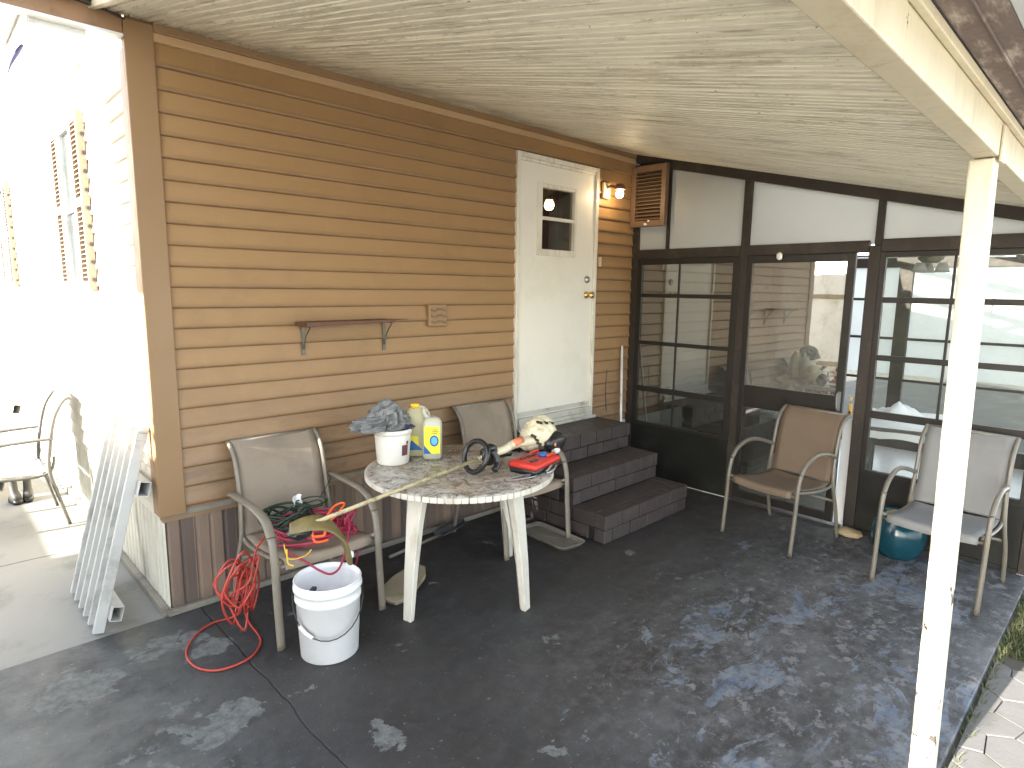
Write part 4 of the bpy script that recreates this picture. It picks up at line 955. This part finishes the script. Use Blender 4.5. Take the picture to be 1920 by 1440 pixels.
bm = NB(); tube(bm, spline([(1.47, -1.21, TT + .006), (1.50, -1.185, TT + .007), (1.56, -1.20, TT + .006), (1.52, -1.225, TT + .006), (1.41, -1.20, TT + .006), (1.37, -1.17, TT + .006), (1.44, -1.165, TT + .006), (1.53, -1.18, TT + .007)], 5), .0035, 6)
o = obj('pliers', bm, M['steel']); tag(o, 'thin steel pliers lying on the marbled table top', 'pliers'); o.location = (-.06, .03, 0)
bm = NB(); tube(bm, spline([(1.565, -1.185, TT + .01), (1.62, -1.17, TT + .03), (1.66, -1.14, TT + .012)], 5), .007, 8); tube(bm, spline([(1.55, -1.2, TT + .008), (1.60, -1.2, TT + .012), (1.65, -1.18, TT + .03)], 5), .006, 8); o = obj('cutters', bm, M['steel']); tag(o, 'small metal cutters on the table rim in front of the red case', 'cutters')
bm = NB(); random.seed(9)
tube(bm, spline([(1.70 + .038 * math.cos(a) + random.uniform(-.008, .008), -1.09 + .03 * math.sin(a), TT + .014 + .008 * (a / 6)) for a in [i * .9 for i in range(18)]], 4), .005, 6); o = obj('red_cord_coil', bm, M['cord_m']); tag(o, 'small coil of red cord beside the red tool case', 'cord')
bm = NB(); tube(bm, spline([(1.72, -1.10, TT + .02), (1.78, -1.03, TT + .03), (1.84, -1.0, TT + .035)], 5), .012, 8); blob(bm, (1.86, -.99, TT + .037), (.03, .022, .02), 3, .05, 2, 1); o = obj('white_brush', bm, M['bucket2']); tag(o, 'white brush sticking out over the table edge', 'brush')
bm = NB(); random.seed(21)
for k in range(5):
    a0 = random.uniform(0, 6); tube(bm, spline([(1.80 + random.uniform(-.05, .07), -.72 + random.uniform(-.06, .03), TH - .02 + random.uniform(0, .06)) for _ in range(8)], 4), .006, 6)
o = obj('black_cable', bm, M['black']); tag(o, 'tangled black cable hanging at the table edge by the steps', 'cable')

# ------------------------------------------------------------------ big bucket
bk = thing('bucket', 'large white bucket with wire handle on the floor before the chair', 'bucket', (.455, -.845, 0), R(0))
bm = NB(); lathe(bm, [(0, .001), (.125, .001), (.131, .006), (.145, .275), (.150, .278), (.150, .290), (.146, .294), (.147, .325), (.155, .328), (.155, .340), (.149, .344), (.150, .362), (.153, .366), (.151, .371), (.146, .369), (.143, .34), (.127, .012), (0, .008)], n=64); obj('body', bm, M['bucket'], bk)
bm = NB(); Pm = []
va = Vector((-.70, -.71, 0))  # towards the camera
for k in range(15):
    a = math.pi * k / 14
    base_a = R(-28) ; side = Vector((math.cos(base_a), math.sin(base_a), 0)); fr = Vector((math.sin(base_a), -math.cos(base_a), 0))
    Pm.append(side * (-.158 * math.cos(a)) * -1 + fr * (.165 * math.sin(a)) + Vector((0, 0, .31 - .17 * math.sin(a) ** .8)))
tube(bm, Pm, .0028, 6); obj('wire_handle', bm, M['wire'], bk)
bm = NB(); i = 9; tube(bm, [Pm[9], Pm[10], Pm[11]], .009, 8); obj('grip', bm, M['bucket2'], bk)
bm = NB(); box(bm, (-.06, .03, .02), (.06, .05, .035), M=Matrix.Rotation(R(40), 4, 'Z') @ Matrix.Translation((0, 0, .19))); o = obj('blue_stick', bm, M['bag_blue']); o.location = (.42, -.81, .06); tag(o, 'dark blue stick inside the large white bucket', 'stick')

# ------------------------------------------------------------------ cords
random.seed(7)
def tangle(c, s, n, seed, flat=1.0):
    random.seed(seed); P = []
    a = random.uniform(0, 6)
    for i in range(n):
        a += random.uniform(.7, 1.3); rr = random.uniform(.65, 1.0)
        P.append((c[0] + s[0] * rr * math.cos(a), c[1] + s[1] * rr * math.sin(a), c[2] + random.uniform(-1, 1) * s[2]))
    return P
bm = NB()
P = [(.60, -.42, .47), (.50, -.48, .46), (.40, -.40, .48), (.30, -.45, .44), (.255, -.50, .40)]
# loops hanging down beside the left front leg
for k in range(11):
    dx = random.uniform(-.10, .06); zt = random.uniform(.30, .47); zb = random.uniform(.06, .30)
    P += [(.245 + dx, -.53 + random.uniform(-.05, .05), zt), (.19 + dx * 1.3, -.54 + random.uniform(-.06, .06), (zt + zb) / 2), (.225 + dx, -.50 + random.uniform(-.08, .06), zb), (.275 + dx * .8, -.46 + random.uniform(-.05, .05), (zt + zb) / 2)]
P += [(.25, -.36, .30), (.26, -.28, .06), (.23, -.25, .008), (.13, -.24, .008), (.03, -.30, .008), (-.05, -.43, .008), (-.055, -.57, .008), (0, -.66, .008), (.09, -.68, .008), (.17, -.655, .008), (.235, -.58, .008), (.255, -.50, .009), (.262, -.38, .012), (.29, -.24, .010), (.33, -.14, .008)]
tube(bm, spline(P, 6), .0050, 7); o = obj('extension_cord', bm, M['cord_r']); tag(o, 'red orange extension cord looping from the chair onto the floor', 'cord')
bm = NB(); tube(bm, spline(tangle((.56, -.47, .465), (.22, .18, .045), 44, 3), 5), .0062, 7)
tube(bm, spline([(.74 + random.uniform(-.05, .05), -.55 + random.uniform(-.07, .07), .47 + random.uniform(-.08, .09)) for _ in range(16)], 5), .006, 7)
tube(bm, spline([(.36, -.60, .44), (.42, -.68, .40), (.46, -.76, .365), (.50, -.80, .35), (.56, -.78, .37), (.64, -.70, .44), (.70, -.62, .50), (.73, -.52, .52), (.66, -.44, .47)], 6), .0055, 7)
tube(bm, spline([(.72, -.5, .45), (.76, -.58, .38), (.74, -.60, .26), (.70, -.52, .12), (.66, -.46, .02), (.60, -.42, .01), (.68, -.36, .01)], 6), .0055, 7)
o = obj('extension_cord', bm, M['cord_m']); tag(o, 'dark magenta cord tangled on the chair seat and dipping into bucket', 'cord')
bm = NB(); tube(bm, spline(tangle((.49, -.36, .515), (.15, .11, .045), 44, 5), 5), .0065, 7)
tube(bm, spline(tangle((.63, -.33, .545), (.10, .06, .02), 14, 8), 5), .004, 6); tube(bm, spline([(.70, -.3, .55), (.76, -.27, .60), (.80, -.24, .625)], 4), .003, 6)
o = obj('garden_cord', bm, M['cord_g']); tag(o, 'dark green coiled cord at the back of the chair seat', 'cord')
bm = NB(); tube(bm, spline([(.60, -.56, .50), (.66, -.54, .52), (.74, -.50, .56), (.70, -.47, .55), (.62, -.50, .50)], 5), .006, 7); tube(bm, spline([(.50, -.62, .48), (.54, -.66, .49), (.55, -.62, .52), (.51, -.60, .51), (.50, -.64, .46), (.56, -.66, .46)], 5), .007, 7)
o = obj('orange_cord', bm, M['cord_o']); tag(o, 'short bright orange cord loops on the chair seat', 'cord')
bm = NB(); tube(bm, spline([(.335, -.66, .50), (.33, -.69, .47), (.34, -.695, .44), (.38, -.70, .43), (.43, -.69, .43), (.46, -.68, .445)], 5), .003, 6); tube(bm, spline([(.33, -.70, .49), (.335, -.695, .42), (.36, -.70, .40)], 4), .004, 6); o = obj('yellow_strap', bm, M['yellow']); tag(o, 'thin yellow strap looped over the front edge of chair', 'strap')
bm = NB()
n = 6; V = [[bm.verts.new((.005 * math.sin(j * 1.3) + i * .010, -.01 * math.cos(i), j * .012 + .002 * math.sin(i * 2))) for i in range(n)] for j in range(6)]
for j in range(5):
    for i in range(n - 1): bm.faces.new([V[j][i], V[j][i + 1], V[j + 1][i + 1], V[j + 1][i]])
o = obj('paper_tag', bm, M['cloth']); o.location = (.545, -.30, .535); tag(o, 'crinkled white paper tag on the green cord', 'tag'); sm = o.modifiers.new('s', 'SOLIDIFY'); sm.thickness = .001
bm = NB(); tube(bm, [(.595, -.800, .37), (.600, -.80, .41)], .010, 8); box(bm, (.592, -.808, .405), (.612, -.79, .43)); o = obj('cord_plug', bm, M['cloth']); tag(o, 'white plug resting on the rim of the large bucket', 'plug')

# ------------------------------------------------------------------ floor clutter
tray = thing('tray', 'dusty plastic boot tray lying beside the brick steps', 'tray', (2.215, -.64, .001), R(-4))
bm = NB(); a, b = .095, .22
P0 = rbox_ring(a, b, .004, .03); P1 = rbox_ring(a + .012, b + .012, .030, .035)
def rr(w, d, z): return [(p[0], p[1] + 0, p[2] + .006 * noise.noise(Vector((p[0] * 8, p[1] * 8, 0)))) for p in rbox_ring(w, d, z, .035)]
rings = [rr(a, b, .0), rr(a + .014, b + .014, .026), rr(a + .020, b + .020, .026), rr(a + .018, b + .018, .022)]
V = [[bm.verts.new(p) for p in q] for q in rings]; n = len(V[0])
for A, B in zip(V, V[1:]):
    for k in range(n): bm.faces.new([A[k], A[(k + 1) % n], B[(k + 1) % n], B[k]]).smooth = True
bm.faces.new(V[0]); o = obj('dish', bm, M['tray'], tray); sm = o.modifiers.new('s', 'SOLIDIFY'); sm.thickness = .003
bm = NB(); pts = [(-.20, -.06), (-.12, -.10), (.10, -.075), (.19, -.02), (.205, .03), (.17, .075), (.02, .10), (-.14, .09), (-.20, .03)]
n = len(pts); lo = [bm.verts.new((p[0] * .93, p[1] * .93, 0)) for p in pts]; hi = [bm.verts.new((p[0], p[1], .028 + .008 * math.sin(i))) for i, p in enumerate(pts)]
bm.faces.new(hi)
for k in range(n): bm.faces.new([lo[k], lo[(k + 1) % n], hi[(k + 1) % n], hi[k]])
bm.faces.new(list(reversed(lo)))
o = obj('stone_slab', bm, M['tan_board'], bevel=.008, seg=3); o.location = (1.06, -.585, .002); o.rotation_euler = (R(4), R(-5), R(24)); o.location.z = .02; tag(o, 'tan slab with pale edge on the floor under the table', 'slab')
shv = thing('hand_shovel', 'grey metal shovel lying along the base of the wall', 'shovel', (1.62, -.15, .012), R(4))
bm = NB(); tube(bm, [(-.42, -.02, .008), (.02, .0, .02)], .011, 8); obj('handle', bm, M['tray'], shv)
bm = NB(); V = []
for i in range(8):
    t = i / 7; w = .062 * math.sin(math.pi * min(1, .28 + t * .62)); V.append([bm.verts.new((.0 + t * .26, w * (j / 6 * 2 - 1), .03 - .02 * (1 - (j / 6 * 2 - 1) ** 2) + .035 * t)) for j in range(7)])
for A, B in zip(V, V[1:]):
    for j in range(6): bm.faces.new([A[j], A[j + 1], B[j + 1], B[j]]).smooth = True
o = obj('blade', bm, M['shovel'], shv); sm = o.modifiers.new('s', 'SOLIDIFY'); sm.thickness = .003
pot = thing('pot', 'teal glazed round pot under the pale grey chair', 'pot', (3.695, -2.365, 0))
bm = NB(); lathe(bm, [(0, .002), (.10, .002), (.112, .012), (.138, .05), (.154, .11), (.156, .17), (.144, .225), (.120, .255), (.118, .270), (.128, .278), (.124, .285), (.110, .272), (.112, .25), (.14, .21), (.15, .15), (.10, .03), (0, .02)], n=48); obj('body', bm, M['teal'], pot)
bm = NB(); blob(bm, (0, 0, .262), (.095, .10, .028), 4, .3, 2.5, 3); obj('soil', bm, M['stone'], pot)
bm = NB(); blob(bm, (3.80, -2.04, .028), (.060, .085, .030), 4, .25, 1.6, 12); o = obj('door_stone', bm, M['stone']); tag(o, 'flat tan stone on the floor at the screen door gap', 'stone')
bm = NB(); tube(bm, [(3.70, -.14, .012), (3.802, -.032, 1.20)], .0115, 10); o = obj('white_rod', bm, M['white']); tag(o, 'thin white plastic rod leaning against the siding behind the steps', 'rod')
bm = NB(); tube(bm, spline([(3.62, -.02, .62), (3.60, -.018, .8), (3.61, -.018, 1.0)], 5), .003, 6); o = obj('thin_wire', bm, M['wire']); tag(o, 'thin dark wire running up the siding behind the steps', 'wire')
# white board added to stand for bright light seen through the door gap
bm = NB(); box(bm, (3.985, -1.975, .02), (4.0, -1.88, .80)); o = obj('gap_light_board', bm, M['cloth']); tag(o, 'narrow white board standing for light in the screen door gap', 'board')

# ------------------------------------------------------------------ things on the concrete at the left
def make_gate(label, loc, rz, group):
    g = thing('picket_panel', label, 'fence panel', loc, rz, group)
    th = R(14.8)                                 # lean towards +x
    Mx = Matrix.Rotation(th, 4, 'Y')
    for k in range(6):
        y = .015 + k * .112; bm = NB()
        box(bm, (-.024, y - .0125, .006), (.024, y + .0125, 1.03), M=Mx)
        tube(bm, [Mx @ Vector((-.027, y, 1.015)), Mx @ Vector((.027, y, 1.015))], .019, 10); box(bm, (-.027, y - .016, .965), (.027, y + .016, 1.0), M=Mx)
        obj('picket', bm, M['gate'], g, bevel=.003)
    for z in (.70, .08):
        bm = NB(); x0, x1, z0, z1 = .0245, .075, z, z + .072; y0, y1 = -.045, .66; t = .003
        box(bm, (x0, y0, z0), (x1, y1, z0 + t), M=Mx); box(bm, (x0, y0, z1 - t), (x1, y1, z1), M=Mx); box(bm, (x0, y0, z0 + t), (x0 + t, y1, z1 - t), M=Mx); box(bm, (x1 - t, y0, z0 + t), (x1, y1, z1 - t), M=Mx)
        obj('rail', bm, M['gate'], g)
    return g
g1 = make_gate('white picket panel leaning on the house corner', (-.310, .03, .0), 0, 'white picket panels')
g2 = copy_tree(g1); g2.location = (-.52, 2.85, 0); g2.rotation_euler = (0, 0, R(8)); g2['label'] = 'white picket panel farther back, behind the grey chair'
for k, (bx, by, a) in enumerate(((-.365, 2.64, 12), (-.285, 2.66, -10))):
    b = thing('boot', ['left boot of the dark pair behind the grey chair', 'right boot of the dark pair behind the grey chair'][k], 'boot', (bx, by, 0), R(a + 180), 'pair of dark boots')
    bm = NB(); loft(bm, [rbox_ring(.045, .11, .0, .04), rbox_ring(.047, .112, .02, .042), rbox_ring(.043, .105, .045, .04)]); obj('sole', bm, M['black'], b)
    bm = NB(); rings = []
    for z, w, d, oy in ((.046, .042, .10, 0), (.085, .040, .085, -.012), (.12, .036, .055, -.04), (.20, .036, .045, -.05), (.235, .040, .048, -.05)):
        rings.append([(p[0], p[1] + oy, p[2]) for p in rbox_ring(w, d, z, .034)])
    loft(bm, rings); obj('shaft', bm, M['boot'], b); b.scale = (.72, .72, .78)
pl = thing('side_stand', 'white low stand at the far end of the gable wall', 'stand', (-.42, 3.75, 0))
bm = NB(); box(bm, (-.2, -.16, .58), (.2, .16, .61)); obj('top', bm, M['white'], pl, bevel=.004)
for sx in (-1, 1):
    for sy in (-1, 1):
        bm = NB(); tube(bm, [(sx * .17, sy * .13, 0), (sx * .17, sy * .13, .58)], .014, 8); obj('leg', bm, M['white'], pl)
bm = NB(); blob(bm, (-.42, 3.75, .70), (.12, .09, .085), 4, .25, 1.8, 4, .1); o = obj('purple_bag', bm, M['purple']); tag(o, 'dark purple bag on the low white stand', 'bag')

lw = thing('shade_low_wall', 'unseen low block wall added to shade the concrete slab', 'wall', (-3.4, 4.5, 0))  # added out of view to keep the low sun off the slab
bm = NB(); box(bm, (-.1, -4.4, -.2), (.1, 5.4, 1.10)); obj('blocks', bm, M['drive'], lw, bevel=.01)
bm = NB(); box(bm, (-.13, -4.43, 1.101), (.13, 5.43, 1.14)); obj('coping', bm, M['drive'], lw, bevel=.008)
fn = thing('shade_fence', 'unseen white board fence added to shade the house corner', 'fence', (-3.1, .92, 0))  # added out of view to shade the near pickets and corner
for k in range(-1, 9):
    bm = NB(); box(bm, (-.01, -.60 + k * .135, -.05), (.01, -.60 + k * .135 + .1345, 2.02 + .01 * (k % 3))); obj('board', bm, M['white'], fn)
for z in (.4, 1.6):
    bm = NB(); box(bm, (.011, -.735, z), (.05, .61, z + .08)); obj('fence_rail', bm, M['tan_board'], fn)
# ------------------------------------------------------------------ tall hedge west of the patio (out of frame, added only to shade the patio)
hed = thing('shade_hedge', 'unseen green foliage block added to shade the patio', 'shade_hedge', (-4.6, -.9, 0))
bm = NB(); random.seed(1)
box(bm, (-.25, -1.30, -.1), (.25, 1.28, 4.3)); obj('core', bm, M['leaf'], hed)
bm = NB()
for k in range(9000):
    s_ = random.random(); y = random.uniform(-1.42, 1.31); z = random.uniform(0, 4.75); x = random.choice((-1, 1)) * random.uniform(.2, .42)
    if random.random() < .15: x = random.uniform(-.4, .4); z = random.uniform(4.3, 4.85)
    n = Vector((random.gauss(0, 1), random.gauss(0, 1), random.gauss(0, 1))).normalized(); t_ = n.orthogonal().normalized(); b_ = n.cross(t_); q = random.uniform(.04, .08); c = Vector((x, y, z))
    bm.faces.new([bm.verts.new(c + t_ * q), bm.verts.new(c + b_ * q * .55), bm.verts.new(c - t_ * q), bm.verts.new(c - b_ * q * .55)])
obj('foliage', bm, M['leaf'], hed, rec=False)
